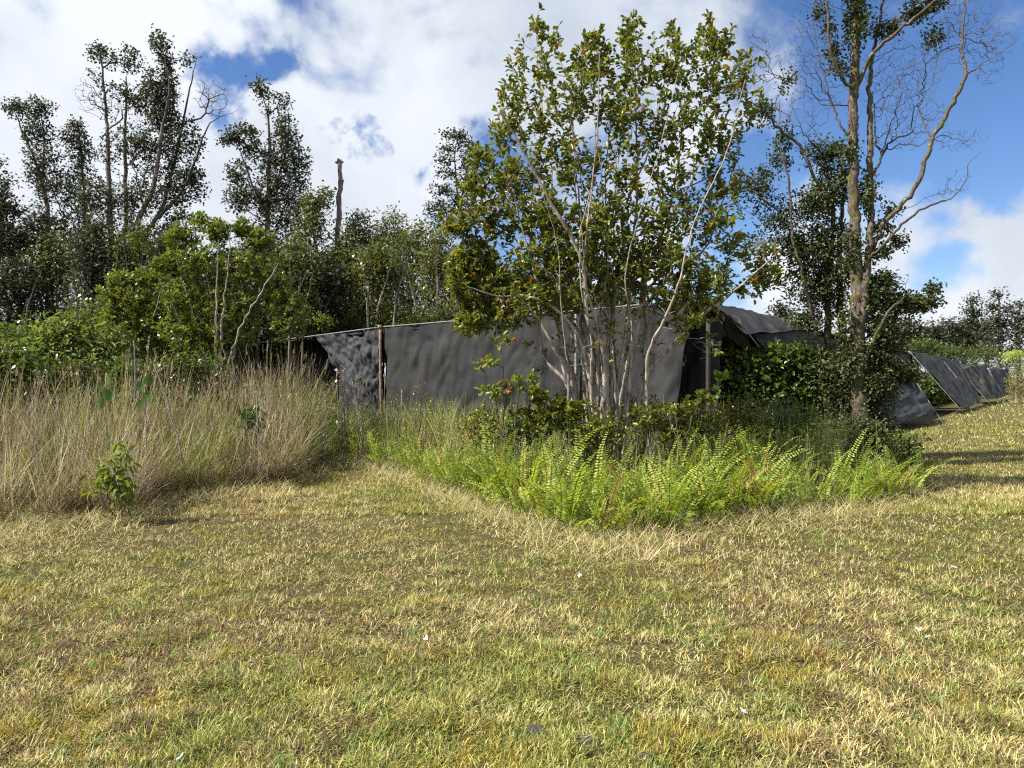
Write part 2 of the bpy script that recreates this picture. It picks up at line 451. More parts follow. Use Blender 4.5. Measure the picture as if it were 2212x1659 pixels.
def limb_bufs(P, par, fr, r0, ex, thr, rmax=None):
    n = len(P); s = np.zeros(n); ch = np.zeros(n, int)
    for i in range(n - 1, -1, -1):
        if s[i] == 0: s[i] = r0 ** ex
        if par[i] >= 0: s[par[i]] += s[i]; ch[par[i]] += 1
    rad = s ** (1 / ex)
    if rmax: rad = np.minimum(rad, rmax)
    rad = np.where(fr > 0, fr, rad)
    for i in range(n):
        if par[i] >= 0: rad[i] = min(rad[i], rad[par[i]] * (1.0 if fr[i] > 0 else 0.97))
    main = np.full(n, -1)
    for i in range(n):
        p = par[i]
        if p >= 0 and (main[p] < 0 or rad[i] > rad[main[p]]): main[p] = i
    tin = np.zeros((n, 3))
    has = par >= 0
    tin[has] = nrm(P[has] - P[par[has]])
    tan = tin.copy()
    mm = main >= 0
    tan[mm] = nrm(tin[mm] + nrm(P[main[mm]] - P[mm]))
    bufs = [Buf(), Buf()]
    cls = np.where(rad > 0.05, 10, np.where(rad > 0.014, 6, 3))
    for part in (0, 1):
        for k in (3, 6, 10):
            E = np.where(has & (cls == k) & ((rad > thr) == (part == 0)))[0]
            if not len(E): continue
            a = np.arange(k) * 2 * math.pi / k
            def ring(p, t, rr):
                u = nrm(np.cross(t, np.array([0.31, 0.93, 0.17]))); v = np.cross(t, u)
                return p[:, None] + rr[:, None, None] * (u[:, None] * np.cos(a)[None, :, None] + v[:, None] * np.sin(a)[None, :, None])
            endpos = {int(e): q for q, e in enumerate(E)}
            endR = ring(P[E], tan[E], rad[E])
            st = np.array([endpos.get(int(par[e]), -1) if main[par[e]] == e else -1 for e in E])
            own = np.where(st < 0)[0]
            e2 = E[own]; pr = par[e2]
            ismain = main[pr] == e2
            startR = ring(P[pr], np.where(ismain[:, None], np.where(par[pr][:, None] < 0, tin[e2], tan[pr]), tin[e2]), np.where(ismain, rad[pr], np.minimum(rad[pr] * .95, rad[e2] * 1.12)))
            st[own] = len(E) + np.arange(len(own))
            V = np.concatenate([endR, startR]).reshape(-1, 3)
            jj = np.arange(k); j2 = (jj + 1) % k
            s0 = st[:, None] * k; s1 = np.arange(len(E))[:, None] * k
            Fq = np.stack([s0 + jj, s0 + j2, s1 + j2, s1 + jj], 2).reshape(-1, 4)
            bufs[part].add(V, [Fq])
    return bufs, rad, ch, tin


def pick(r, n, palette):
    """palette rows: (weight, (r,g,b)); jittered colours"""
    w = np.array([p[0] for p in palette], float); w /= w.sum()
    c = np.array([p[1] for p in palette])[r.choice(len(palette), n, p=w)]
    return c * np.array([1.10, 1.0, 0.88]) * r.uniform(0.65, 1.4, (n, 1)) * r.uniform(0.93, 1.07, (n, 3))


PAL_GUAVA = [(46, (0.09, 0.125, 0.022)), (32, (0.165, 0.20, 0.03)), (14, (0.26, 0.27, 0.045)), (6, (0.06, 0.10, 0.02)), (2, (0.30, 0.14, 0.03)), (1, (0.42, 0.07, 0.03))]
PAL_GUAVA_L = [(48, (0.12, 0.17, 0.03)), (30, (0.20, 0.26, 0.04)), (12, (0.06, 0.09, 0.02)), (2, (0.28, 0.15, 0.04))]
PAL_OHIA = [(50, (0.040, 0.052, 0.031)), (30, (0.066, 0.082, 0.045)), (14, (0.11, 0.125, 0.07)), (4, (0.10, 0.075, 0.05))]
PAL_OHIA_S = [(50, (0.045, 0.065, 0.026)), (30, (0.09, 0.125, 0.05)), (15, (0.17, 0.21, 0.10)), (4, (0.12, 0.07, 0.04))]
PAL_THICK = [(50, (0.08, 0.105, 0.03)), (30, (0.14, 0.17, 0.048)), (12, (0.21, 0.23, 0.08)), (5, (0.12, 0.09, 0.05))]
PAL_BUSH = [(50, (0.05, 0.09, 0.02)), (30, (0.09, 0.15, 0.03)), (10, (0.18, 0.25, 0.05)), (3, (0.2, 0.12, 0.04))]


def make_tree(name, label, cat, base, paths, blobs, seed, mats, pal, group=None, leaf=(0.06, 0.035), nleaf=8, spread=0.10,
              r0=0.004, ex=2.3, thr=0.03, step=0.25, bf=0.25, up=0.8, wig=0.12, simple=True, rosette=False, rmax=None,
              bare_mat=None, pj=0.012, parts=('trunk', 'branches', 'foliage'), droop=0.0, tips_only=False):
    """paths: list of (free?, rows of world x,y,z,r). blobs: (centre, radii, count, leafiness 0..1)"""
    r = np.random.default_rng(seed)
    base = np.asarray(base, float)
    tr = []
    for i, (free, rows) in enumerate(paths):
        tr.append((free, smooth_path(rows, step * 0.6, pj, seed + i)))
    A, lf = [], []
    for c, rad, n, lv in blobs:
        q = nrm(r.normal(0, 1, (n, 3))) * (r.uniform(0, 1, (n, 1)) ** (1 / 2.2))
        A.append(np.asarray(c) + q * np.asarray(rad)); lf.append(np.full(n, lv))
    A = np.concatenate(A) if A else np.zeros((0, 3)); lf = np.concatenate(lf) if lf else np.zeros(0)
    k = A[:, 2] > 0.12 if len(A) else np.zeros(0, bool)
    A, lf = A[k], lf[k]
    P, par, fr, att = grow(tr, A, step, bf, up, wig, r)
    bufs, rad, ch, tin = limb_bufs(P, par, fr, r0, ex, thr, rmax)
    root = thing(name, label, cat, base, group)
    if bufs[0].n: link(parts[0], bufs[0].mesh(parts[0], mats[0], base, True), root)
    if bufs[1].n: link(parts[1], bufs[1].mesh(parts[1], mats[1], base, True), root)
    a = np.where(att >= 0)[0]
    if tips_only: a = a[ch[a] == 0] if tips_only == 1 else a
    a = a[r.uniform(0, 1, len(a)) < lf[att[a]]]
    if len(a):
        cnt = np.maximum(1, r.poisson(nleaf, len(a))); idx = np.repeat(a, cnt); n = len(idx)
        T = tin[idx].copy(); T[:, 2] += 0.35; T = nrm(T)
        rd = nrm(r.normal(0, 1, (n, 3)))
        side = nrm(rd - T * (rd * T).sum(1, keepdims=True))
        if rosette:
            al = r.uniform(0.35, 1.35, n)[:, None]
            D = T * np.cos(al) + side * np.sin(al)
            B = P[idx] - T * (r.uniform(0, 1, n)[:, None] ** 1.5) * spread + side * 0.006
        else:
            D = nrm(T * r.uniform(-0.2, 1.0, (n, 1)) + side + r.normal(0, 0.25, (n, 3)))
            B = P[idx] + r.normal(0, spread, (n, 3))
        D[:, 2] -= droop
        Nn = nrm(np.array([0, 0, 1.0]) + r.normal(0, 0.45, (n, 3)) + T * 0.5)
        Ln = leaf[0] * r.uniform(0.65, 1.25, n); Wd = leaf[1] * r.uniform(0.75, 1.2, n)
        V, F, m = leaves(B, D, Nn, Ln, Wd, 0.3, simple)
        # colour varies by clump as well as by leaf
        cl = pick(r, len(a), pal); cl = cl[np.repeat(np.arange(len(a)), cnt)]
        col = 0.45 * cl + 0.55 * pick(r, n, pal)
        bf_ = Buf(); bf_.add(V, F, np.repeat(col, m, axis=0))
        link(parts[2], bf_.mesh(parts[2], mats[2], base), root)
    return root


TRUNK_K = [1.0]


def row(d, pts):
    """photo points (x, y, radius[, depth shift]) -> world rows"""
    out = []
    for q in pts:
        dd = d + (q[3] if len(q) > 3 else 0)
        out.append([*W(q[0], q[1], dd), q[2] * TRUNK_K[0]])
    return out


def blob(d, x, y, rx, ry, n, lv=1.0, rz=None, dz=0.0):
    k = (d + dz) / F_PX
    rz = (rx + ry) / 2 if rz is None else rz
    return (W(x, y, d + dz), (rx * k, rz * k, ry * k), n, lv)


def ground_pt(x, d):
    p = W(x, 800, d); p[2] = 0; return p


exec_parts = True
# ------------------------------------------------------------------ ground
def build_ground():
    xs = np.unique(np.concatenate([np.linspace(-14, 16, 61), np.array([-900, -300, -120, -60, -30, -20, 24, 36, 60, 120, 300, 900])]))
    ys = np.unique(np.concatenate([np.linspace(-4, 26, 61), np.array([-200, -60, -20, 34, 46, 70, 120, 300, 900, 1800])]))
    X, Y = np.meshgrid(xs, ys); Z = (fbm(X * 0.5, Y * 0.5, 5) - 0.5) * 0.05 * np.exp(-((X / 30) ** 2 + (Y / 30) ** 2))
    V = np.stack([X, Y, Z], 2).reshape(-1, 3); nx = len(xs)
    i, j = np.meshgrid(np.arange(len(ys) - 1), np.arange(nx - 1), indexing='ij')
    a = (i * nx + j).ravel()
    F = np.stack([a, a + 1, a + nx + 1, a + nx], 1)
    o = link('ground', mesh_np('ground', V, [F], ground_mat(), None, True)); o['kind'] = 'structure'


def gz(X, Y):
    return (fbm(X * 0.5, Y * 0.5, 5) - 0.5) * 0.05 * np.exp(-((X / 30) ** 2 + (Y / 30) ** 2))


build_ground()

# the mown edge: photo column -> row where the tall growth begins
EDGE = np.array([(-1500, 1290), (-400, 1190), (0, 1150), (150, 1120), (280, 1118), (345, 1078), (500, 1060), (620, 1050), (690, 1010), (740, 990), (800, 1012), (880, 1030),
                 (960, 1075), (1050, 1112), (1180, 1152), (1300, 1170), (1420, 1176), (1500, 1145), (1620, 1120), (1800, 1108), (1900, 1095), (1975, 1075), (2000, 1020), (1985, 960)], float)
E_D = np.array([GY(y) for y in EDGE[:, 1]])


def col_of(X, Y):
    return CX + X / Y * F_PX


def edge_d(u):
    return np.interp(u, EDGE[:-2, 0], E_D[:-2])


LANE = 0.735                                         # the lane runs along (0.735, 1)


def tall_zone(X, Y):
    u = col_of(X, np.maximum(Y, 0.1))
    off = X - LANE * Y
    e = edge_d(u) + (fbm(X * 1.7, Y * 1.7, 9) - 0.5) * 1.1
    return (Y > e) & (u < 1990) & ((Y < 13.5) & (off < -1.4 - 0.55 * (Y - 9)) | (off < -4.1))


# ------------------------------------------------------------------ lawn grass
def build_lawn():
    r = np.random.default_rng(3)
    buf = Buf()
    def patch(n, d0, d1, segs, dens_len, wmin, straw_boost=0.0):
        # depth sampled so that blades are even in the picture's eye: denser near, sparser far
        t = r.uniform(0, 1, n)
        Y = 1 / (1 / d0 + (1 / d1 - 1 / d0) * t)
        X = r.uniform(-0.82, 0.86, n) * (Y + 1.2)
        k = ~tall_zone(X, Y) | (r.uniform(0, 1, n) < 0.25)
        off = X - LANE * Y
        k &= ~((off < -4.2) & (Y > 13))
        X, Y = X[k], Y[k]; n = len(X)
        g1 = fbm(X * 0.55, Y * 0.55, 21, 4); g2 = fbm(X * 2.3, Y * 2.3, 33, 3); g3 = fbm(X * 7, Y * 7, 50, 2)
        u = col_of(X, Y)
        ed = np.abs(Y - edge_d(u)); nearedge = np.exp(-(ed / 1.1) ** 2) * (Y > 5.0)
        lane = np.clip((X - 0.3 * Y) / 3, 0, 1) * np.clip((Y - 2) / 4, 0, 1)
        green = np.clip(0.44 + (g1 - 0.5) * 2.2 + (g2 - 0.5) * 1.6 + 0.18 * lane - 0.55 * nearedge - 0.12 * (X < -0.6), 0.05, 0.9)
        brown = np.clip(0.20 + (0.5 - g1) * 1.4 + (g3 - 0.5) * 1.1 + 0.30 * np.clip(-X / 2.5, 0, 1) * np.clip((6.5 - Y) / 2, 0, 1) - 0.25 * lane - 0.12 * nearedge, 0.02, 0.6)
        q = r.uniform(0, 1, n)
        straw = np.array([0.72, 0.61, 0.28]); gr = np.array([0.28, 0.31, 0.07]); br = np.array([0.30, 0.19, 0.11]); yg = np.array([0.54, 0.51, 0.15])
        gd = np.array([0.14, 0.18, 0.06]); gold = np.array([0.44, 0.35, 0.07])
        col = np.where((q < green * 0.55)[:, None], gr, np.where((q < green)[:, None], yg, np.where((q < green + brown)[:, None], br, straw)))
        col = np.where((r.uniform(0, 1, n) < 0.10)[:, None], gd, col)
        gm = (fbm(X * 3.1, Y * 3.1, 71, 3) > 0.66) & (r.uniform(0, 1, n) < 0.5)
        col = np.where(gm[:, None], gold, col)
        col = col * (0.28 + 1.05 * r.uniform(0, 1, (n, 1)) ** 0.8) * r.uniform(0.94, 1.06, (n, 3))
        # bare soil shows through in places
        soil = fbm(X * 2.0 + 4, Y * 2.0, 91, 4)
        bare = (soil > 0.52) & (Y < 4.4) & (X > -0.3) & (X < 1.6)
        bare |= soil > 0.66
        k = ~bare | (r.uniform(0, 1, n) < 0.35)
        X, Y, col, g2, g3, nearedge = X[k], Y[k], col[k], g2[k], g3[k], nearedge[k]; n = len(X)
        tuft = np.clip((fbm(X * 4.5, Y * 4.5, 61, 3) - 0.45) * 3, 0, 1)
        Z = gz(X, Y) + 0.028 * tuft * r.uniform(0.2, 1, n)
        Ln = dens_len * r.uniform(0.5, 1.35, n) * (0.75 + 0.7 * tuft + 0.25 * nearedge)
        th0 = np.abs(r.normal(0.95, 0.45, n)); th1 = th0 + r.uniform(0.0, 0.9, n)
        wd = np.maximum(wmin * r.uniform(0.7, 1.4, n), 0.00095 * Y)
        az = r.uniform(0, 2 * math.pi, n)
        V, F, K = blades(np.stack([X, Y, Z], 1), az, Ln, th0, np.minimum(th1, 1.75), wd, segs, col * 0.82, col * 1.08, az + math.pi / 2 + r.normal(0, .5, n))
        buf.add(V, F, K)
    patch(560000, 2.3, 9.5, 2, 0.052, 0.0050)
    patch(380000, 8.5, 22, 1, 0.068, 0.008)
    patch(170000, 20, 75, 1, 0.10, 0.006)
    # taller green tufts, pale cut stubble fans
    nt = 1000
    Y = 1 / r.uniform(1 / 13, 1 / 2.6, nt); X = r.uniform(-0.78, 0.82, nt) * Y
    k = ~tall_zone(X, Y); X, Y = X[k], Y[k]; nt = len(X)
    kind = r.uniform(0, 1, nt); m = r.integers(6, 20, nt); idx = np.repeat(np.arange(nt), m); n = len(idx)
    base = np.where((kind < 0.6)[:, None], np.array([[0.20, 0.31, 0.075]]), np.array([[0.62, 0.53, 0.28]]))
    col = base[idx] * r.uniform(0.7, 1.3, (n, 1))
    lean = np.repeat(r.uniform(0, 2 * math.pi, nt), m); az = lean + r.normal(0, 0.9, n)
    P = np.stack([X[idx] + r.normal(0, 0.018, n), Y[idx] + r.normal(0, 0.018, n), gz(X, Y)[idx]], 1)
    V, F, K = blades(P, az, r.uniform(0.03, 0.095, n), r.uniform(0.3, 1.2, n), r.uniform(0.7, 1.6, n), r.uniform(0.003, 0.0065, n), 3, col * 0.85, col)
    buf.add(V, F, K)
    o = link('lawn_grass', buf.mesh('lawn_grass', M_GRASS)); o['kind'] = 'stuff'
    tag(o, 'short mown grass, straw and yellow green, covering the open ground', 'grass')


build_lawn()


# ------------------------------------------------------------------ tall grass and weeds
def rand_zone(r, n, d1=19.0, u0=-150, u1=2010, spread_front=0.0):
    """points in the tall growth, drawn evenly by photo column, with depth weighted to the front"""
    u = r.uniform(u0, u1, n); e = edge_d(u)
    Y = e + spread_front + (d1 - e) * r.uniform(0, 1, n) ** 1.5
    X = (u - CX) / F_PX * Y
    return X, Y, u


def behind_wall(X, Y, pad=0.15):
    # the shade house front runs from (3.16, 12.8) to the left along (-0.806, 0.592)
    return (Y - 12.8) * 0.806 + (X - 3.16) * 0.592 > -pad


def build_tall():
    r = np.random.default_rng(11)
    # A: tan fountain grass on the left
    buf = Buf()
    n = 27000
    X, Y, u = rand_zone(r, n, 17, -260, 720)
    k = tall_zone(X, Y) & ~behind_wall(X, Y, 0.3); X, Y, u = X[k], Y[k], u[k]
    tc = fbm(X * 2.6, Y * 2.6, 101, 3)
    k = r.uniform(0, 1, len(X)) < np.clip(0.3 + (tc - 0.45) * 5.0, 0.08, 1); X, Y, u, tc = X[k], Y[k], u[k], tc[k]
    n = len(X)
    dep = np.clip(Y - edge_d(u), 0, 3)
    H = np.interp(u, [-260, 0, 150, 330, 420, 560, 660, 720], [1.62, 1.62, 1.68, 1.75, 1.75, 1.85, 1.88, 0.9])
    H = H * np.interp(dep, [0, 0.25, 0.9, 2.2, 3], [0.36, 0.62, 0.86, 1.0, 0.98]) * (0.9 + 0.5 * (fbm(X * 1.1, Y * 1.1, 7, 2) - .5) + 0.75 * (fbm(X * 3.0, Y * 3.0, 8, 2) - .5))
    Ln = H * r.uniform(0.62, 1.12, n)
    tone = fbm(X * 0.9, Y * 0.9, 131, 3)
    pinkish = np.array([0.48, 0.37, 0.27]); olive = np.array([0.24, 0.26, 0.08]); yel = np.array([0.38, 0.40, 0.12]); dk = np.array([0.15, 0.10, 0.075]); pale = np.array([0.58, 0.49, 0.36])
    q = r.uniform(0, 1, n) + (tone - 0.5) * 2.6
    col = np.where((q < 0.24)[:, None], yel, np.where((q < 0.46)[:, None], olive, np.where((q < 0.66)[:, None], dk, np.where((q < 0.93)[:, None], pinkish, pale))))
    col = col * r.uniform(0.65, 1.25, (n, 1))
    az = r.uniform(0, 2 * math.pi, n)
    edge_out = np.exp(-(dep / 0.6) ** 2)
    az = np.where(r.uniform(0, 1, n) < edge_out * 0.8, -math.pi / 2 + r.normal(0, 0.8, n) + 0.5, az)
    th0 = np.abs(r.normal(0.10, 0.10, n)) + edge_out * r.uniform(0, 0.45, n)
    th1 = th0 + np.abs(r.normal(0.30, 0.25, n)) + edge_out * r.uniform(0, 1.1, n)
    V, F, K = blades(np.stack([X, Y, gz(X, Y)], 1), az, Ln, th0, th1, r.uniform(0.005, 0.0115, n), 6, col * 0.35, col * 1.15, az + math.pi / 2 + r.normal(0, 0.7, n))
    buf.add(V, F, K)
    # leafy sheaths and side blades leave the stems part way up
    s = r.choice(n, 22000); m = len(s); hb = r.uniform(0.1, 0.7, m) * Ln[s]
    P = np.stack([X[s] + np.cos(az[s]) * np.sin(th0[s]) * hb, Y[s] + np.sin(az[s]) * np.sin(th0[s]) * hb, hb * np.cos(th0[s])], 1)
    a2 = r.uniform(0, 2 * math.pi, m); c2 = col[s] * r.uniform(0.8, 1.3, (m, 1))
    t0 = r.uniform(0.15, 0.8, m)
    V, F, K = blades(P, a2, r.uniform(0.18, 0.5, m), t0, t0 + r.uniform(0.2, 1.5, m), r.uniform(0.003, 0.006, m), 4, c2, c2)
    buf.add(V, F, K)
    # feathery heads
    hs = np.where((r.uniform(0, 1, n) < np.interp(u, [0, 300, 480, 660], [0.10, 0.10, 0.22, 0.32])) & (dep > 0.35) & (Ln > 0.9))[0]
    per = 11; idx = np.repeat(hs, per); m = len(idx); t = np.tile(np.arange(per) / per, len(hs))
    hl = np.repeat(r.uniform(0.12, 0.24, len(hs)), per)
    # approximate top of each stem
    def top(ix, back):
        p = np.stack([X[ix], Y[ix], gz(X[ix], Y[ix])], 1); L6 = (Ln[ix] - back) / 6
        hd = np.stack([np.cos(az[ix]), np.sin(az[ix]), np.zeros(len(ix))], 1)
        for kk in range(6):
            tt = th0[ix] + (th1[ix] - th0[ix]) * (kk + .5) / 6
            p = p + (hd * np.sin(tt)[:, None] + np.array([0, 0, 1.]) * np.cos(tt)[:, None]) * L6[:, None]
        return p
    P = top(idx, hl * (1 - t)); a2 = r.uniform(0, 2 * math.pi, m)
    hc = np.array([0.44, 0.32, 0.28]) * r.uniform(0.75, 1.25, (m, 1)) * np.repeat(r.uniform(0.6, 1.2, (len(hs), 1)), per, axis=0)
    t0 = r.uniform(0.15, 0.7, m)
    V, F, K = blades(P, a2, r.uniform(0.04, 0.09, m) * (1.1 - 0.5 * t), t0, t0 * 0.6, r.uniform(0.004, 0.008, m), 2, hc, hc * 1.15)
    buf.add(V, F, K)
    # broken pale canes lying across the stand
    m = 260; uu = r.uniform(0, 700, m); e = edge_d(uu); yy = e + r.uniform(0.1, 1.0, m); xx = (uu - CX) / F_PX * yy
    a2 = r.uniform(0, 2 * math.pi, m); pc = np.array([0.66, 0.58, 0.44]) * r.uniform(0.7, 1.15, (m, 1))
    V, F, K = blades(np.stack([xx, yy, r.uniform(0, 0.3, m)], 1), a2, r.uniform(0.6, 1.3, m), r.uniform(0.0, 0.9, m), r.uniform(0.2, 1.2, m), r.uniform(0.006, 0.011, m), 5, pc, pc)
    buf.add(V, F, K)
    o = link('tall_dry_grass', buf.mesh('tall_dry_grass', M_GRASS)); o['kind'] = 'stuff'
    tag(o, 'tall tan and pinkish dry grass with feathery heads beside the lawn', 'grass')

    # B: green weeds and grass in the middle and right
    buf = Buf()
    n = 34000
    X, Y, u = rand_zone(r, n, 17.5, 600, 2010)
    k = tall_zone(X, Y) & ~behind_wall(X, Y, 0.25); X, Y, u = X[k], Y[k], u[k]; n = len(X)
    tc = fbm(X * 1.9, Y * 1.9, 201, 3); k = r.uniform(0, 1, n) < np.clip(0.3 + (tc - 0.45) * 5.0, 0.08, 1) * np.where((u > 1040) & (Y - edge_d(u) < 2.2), 0.55, 1)
    X, Y, u = X[k], Y[k], u[k]; n = len(X)
    dep = np.clip(Y - edge_d(u), 0, 5)
    H = np.interp(u, [600, 700, 850, 1100, 1450, 1600, 1800, 1900, 2010], [1.1, 0.85, 0.80, 0.85, 0.95, 1.15, 1.1, 0.8, 0.45])
    H = H * np.where(u > 1030, np.interp(dep, [0, 0.5, 1.4, 2.6], [0.34, 0.50, 0.85, 1.15]), np.interp(dep, [0, 0.5, 1.4, 3], [0.42, 0.68, 1.0, 1.2])) * (0.75 + 0.7 * (fbm(X * 1.1, Y * 1.1, 77, 2) - 0.1))
    H = np.where(dep > 1.9, np.maximum(H, 1.1 + 0.25 * fbm(X * 1.3, Y * 1.3, 78, 2)), H); H = np.minimum(H, np.maximum(0.4, 1.6 + (812 - 850) * Y / F_PX + np.where(u > 1500, 0.25, 0.0)))
    Ln = H * r.uniform(0.5, 1.12, n)
    tone = fbm(X * 1.3, Y * 1.3, 231, 3)
    gr = np.array([0.20, 0.25, 0.055]); yg = np.array([0.36, 0.37, 0.10]); tan_ = np.array([0.46, 0.37, 0.20]); bl = np.array([0.20, 0.25, 0.12]); dk = np.array([0.12, 0.125, 0.04]); lg = np.array([0.33, 0.42, 0.09])
    q = r.uniform(0, 1, n) + (tone - 0.5) * 1.1
    front_c = (dep < 1.0) & (u > 1120) & (u < 1760)
    col = np.where((q < 0.18)[:, None], lg, np.where((q < 0.42)[:, None], yg, np.where((q < 0.58)[:, None], gr, np.where((q < 0.74)[:, None], dk, tan_))))
    col = np.where((front_c & (r.uniform(0, 1, n) < 0.55))[:, None], bl, col) * r.uniform(0.7, 1.25, (n, 1))
    az = r.uniform(0, 2 * math.pi, n); eo = np.exp(-(dep / 0.5) ** 2)
    th0 = np.abs(r.normal(0.14, 0.14, n)) + eo * r.uniform(0, 0.3, n); th1 = th0 + np.abs(r.normal(0.45, 0.4, n)) + eo * r.uniform(0, 0.8, n)
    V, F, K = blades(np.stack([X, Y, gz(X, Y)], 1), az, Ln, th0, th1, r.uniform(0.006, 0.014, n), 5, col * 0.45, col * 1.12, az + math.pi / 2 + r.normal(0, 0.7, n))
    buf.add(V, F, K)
    # small broad leaves of the weeds among the stems
    m = 24000; s = r.choice(n, m); hb = r.uniform(0.15, 0.95, m) * Ln[s] * 0.9
    P = np.stack([X[s] + r.normal(0, .03, m), Y[s] + r.normal(0, .03, m), hb], 1)
    D = nrm(r.normal(0, 1, (m, 3)) * np.array([1, 1, .45]) + np.array([0, 0, .35])); Nn = nrm(r.normal(0, .5, (m, 3)) + np.array([0, 0, 1.]))
    V, F, mm = leaves(P, D, Nn, r.uniform(0.025, 0.07, m), r.uniform(0.008, 0.026, m), 0.3, True)
    buf.add(V, F, np.repeat(col[s] * r.uniform(0.8, 1.25, (m, 1)), mm, axis=0))
    # thin dry seed stalks
    m = 420; uu = r.uniform(690, 1990, m); e = edge_d(uu); yy = e + 0.4 + r.uniform(0, 1, m) * 4.0; xx = (uu - CX) / F_PX * yy
    k = ~behind_wall(xx, yy, .3) & tall_zone(xx, yy); xx, yy = xx[k], yy[k]; m = len(xx); a2 = r.uniform(0, 2 * math.pi, m); pc = np.array([0.42, 0.31, 0.20]) * r.uniform(0.7, 1.3, (m, 1))
    V, F, K = blades(np.stack([xx, yy, np.zeros(m)], 1), a2, r.uniform(0.7, 1.35, m), r.uniform(0, .12, m), r.uniform(0.1, .5, m), np.full(m, 0.005), 5, pc, pc)
    buf.add(V, F, K)
    o = link('weeds', buf.mesh('weeds', M_GRASS)); o['kind'] = 'stuff'
    tag(o, 'green and straw weeds growing before the shade cloth', 'weeds')

    # C: matted fallen thatch along the mown edge
    buf = Buf(); n = 20000
    u = r.uniform(-200, 2000, n); e = edge_d(u); Y = e + r.normal(0.0, 0.5, n); X = (u - CX) / F_PX * Y
    notch = np.exp(-((u - 760) / 130) ** 2); Y = np.where(r.uniform(0, 1, n) < notch * 0.6, Y + r.uniform(-1.3, 0.5, n), Y)
    X = (u - CX) / F_PX * Y
    c1 = np.array([0.72, 0.62, 0.34]); c2 = np.array([0.48, 0.38, 0.2]); c3 = np.array([0.26, 0.28, 0.08])
    q = r.uniform(0, 1, n); col = np.where((q < .5)[:, None], c1, np.where((q < .75)[:, None], c2, c3)) * r.uniform(.65, 1.25, (n, 1))
    t0 = r.uniform(0.7, 1.3, n)
    V, F, K = blades(np.stack([X, Y, gz(X, Y) + r.uniform(0, 0.08, n)], 1), r.uniform(0, 2 * math.pi, n), r.uniform(0.08, 0.34, n), t0, t0 + r.uniform(.1, .7, n), r.uniform(.003, .006, n), 3, col, col)
    buf.add(V, F, K)
    o = link('thatch_litter', buf.mesh('thatch_litter', M_GRASS)); o['kind'] = 'stuff'
    tag(o, 'dry matted cuttings along the mown edge', 'litter')


build_tall()


def build_undergrowth():
    r = np.random.default_rng(19); buf = Buf(); n = 90000
    Y = r.uniform(12.5, 42, n); X = r.uniform(-1.0, -0.25, n) * Y * 0.95
    k = ~(behind_wall(X, Y, 0.2) & ((X - 3.16) * -0.806 + (Y - 12.8) * 0.592 < 14)) | (Y > 30); X, Y = X[k], Y[k]
    X2 = r.uniform(0, 1, 45000); Y2 = r.uniform(19, 75, 45000); off = -6.6 - 9 * X2 ** 2; X2 = off + LANE * Y2
    X = np.concatenate([X, X2]); Y = np.concatenate([Y, Y2]); n = len(X)
    h = (0.5 + 1.3 * fbm(X * .6, Y * .6, 15, 3)) * r.uniform(0.05, 1, n); sz = 0.004 * Y
    D = nrm(r.normal(0, 1, (n, 3)) * [1, 1, .5] + [0, 0, .2]); Nn = nrm(r.normal(0, .5, (n, 3)) + [0, 0, 1.])
    V, F, m = leaves(np.stack([X, Y, h], 1), D, Nn, sz * r.uniform(.7, 1.4, n) * 1.6, sz * r.uniform(.5, 1, n), .2, True)
    buf.add(V, F, np.repeat(pick(r, n, PAL_BUSH), m, axis=0))
    k = r.choice(n, 30000); V, F, K = blades(np.stack([X[k], Y[k], 0 * X[k]], 1), r.uniform(0, 6.28, len(k)), (0.6 + r.uniform(0, 1.0, len(k))), r.uniform(0, .3, len(k)), r.uniform(.2, 1., len(k)), .0006 * Y[k] + .003, 4, pick(r, len(k), PAL_BUSH), pick(r, len(k), PAL_BUSH) * 1.4)
    buf.add(V, F, K)
    o = link('undergrowth', buf.mesh('undergrowth', M_GUAVA)); o['kind'] = 'stuff'
    tag(o, 'dense low green undergrowth on the forest floor', 'undergrowth')


build_undergrowth()


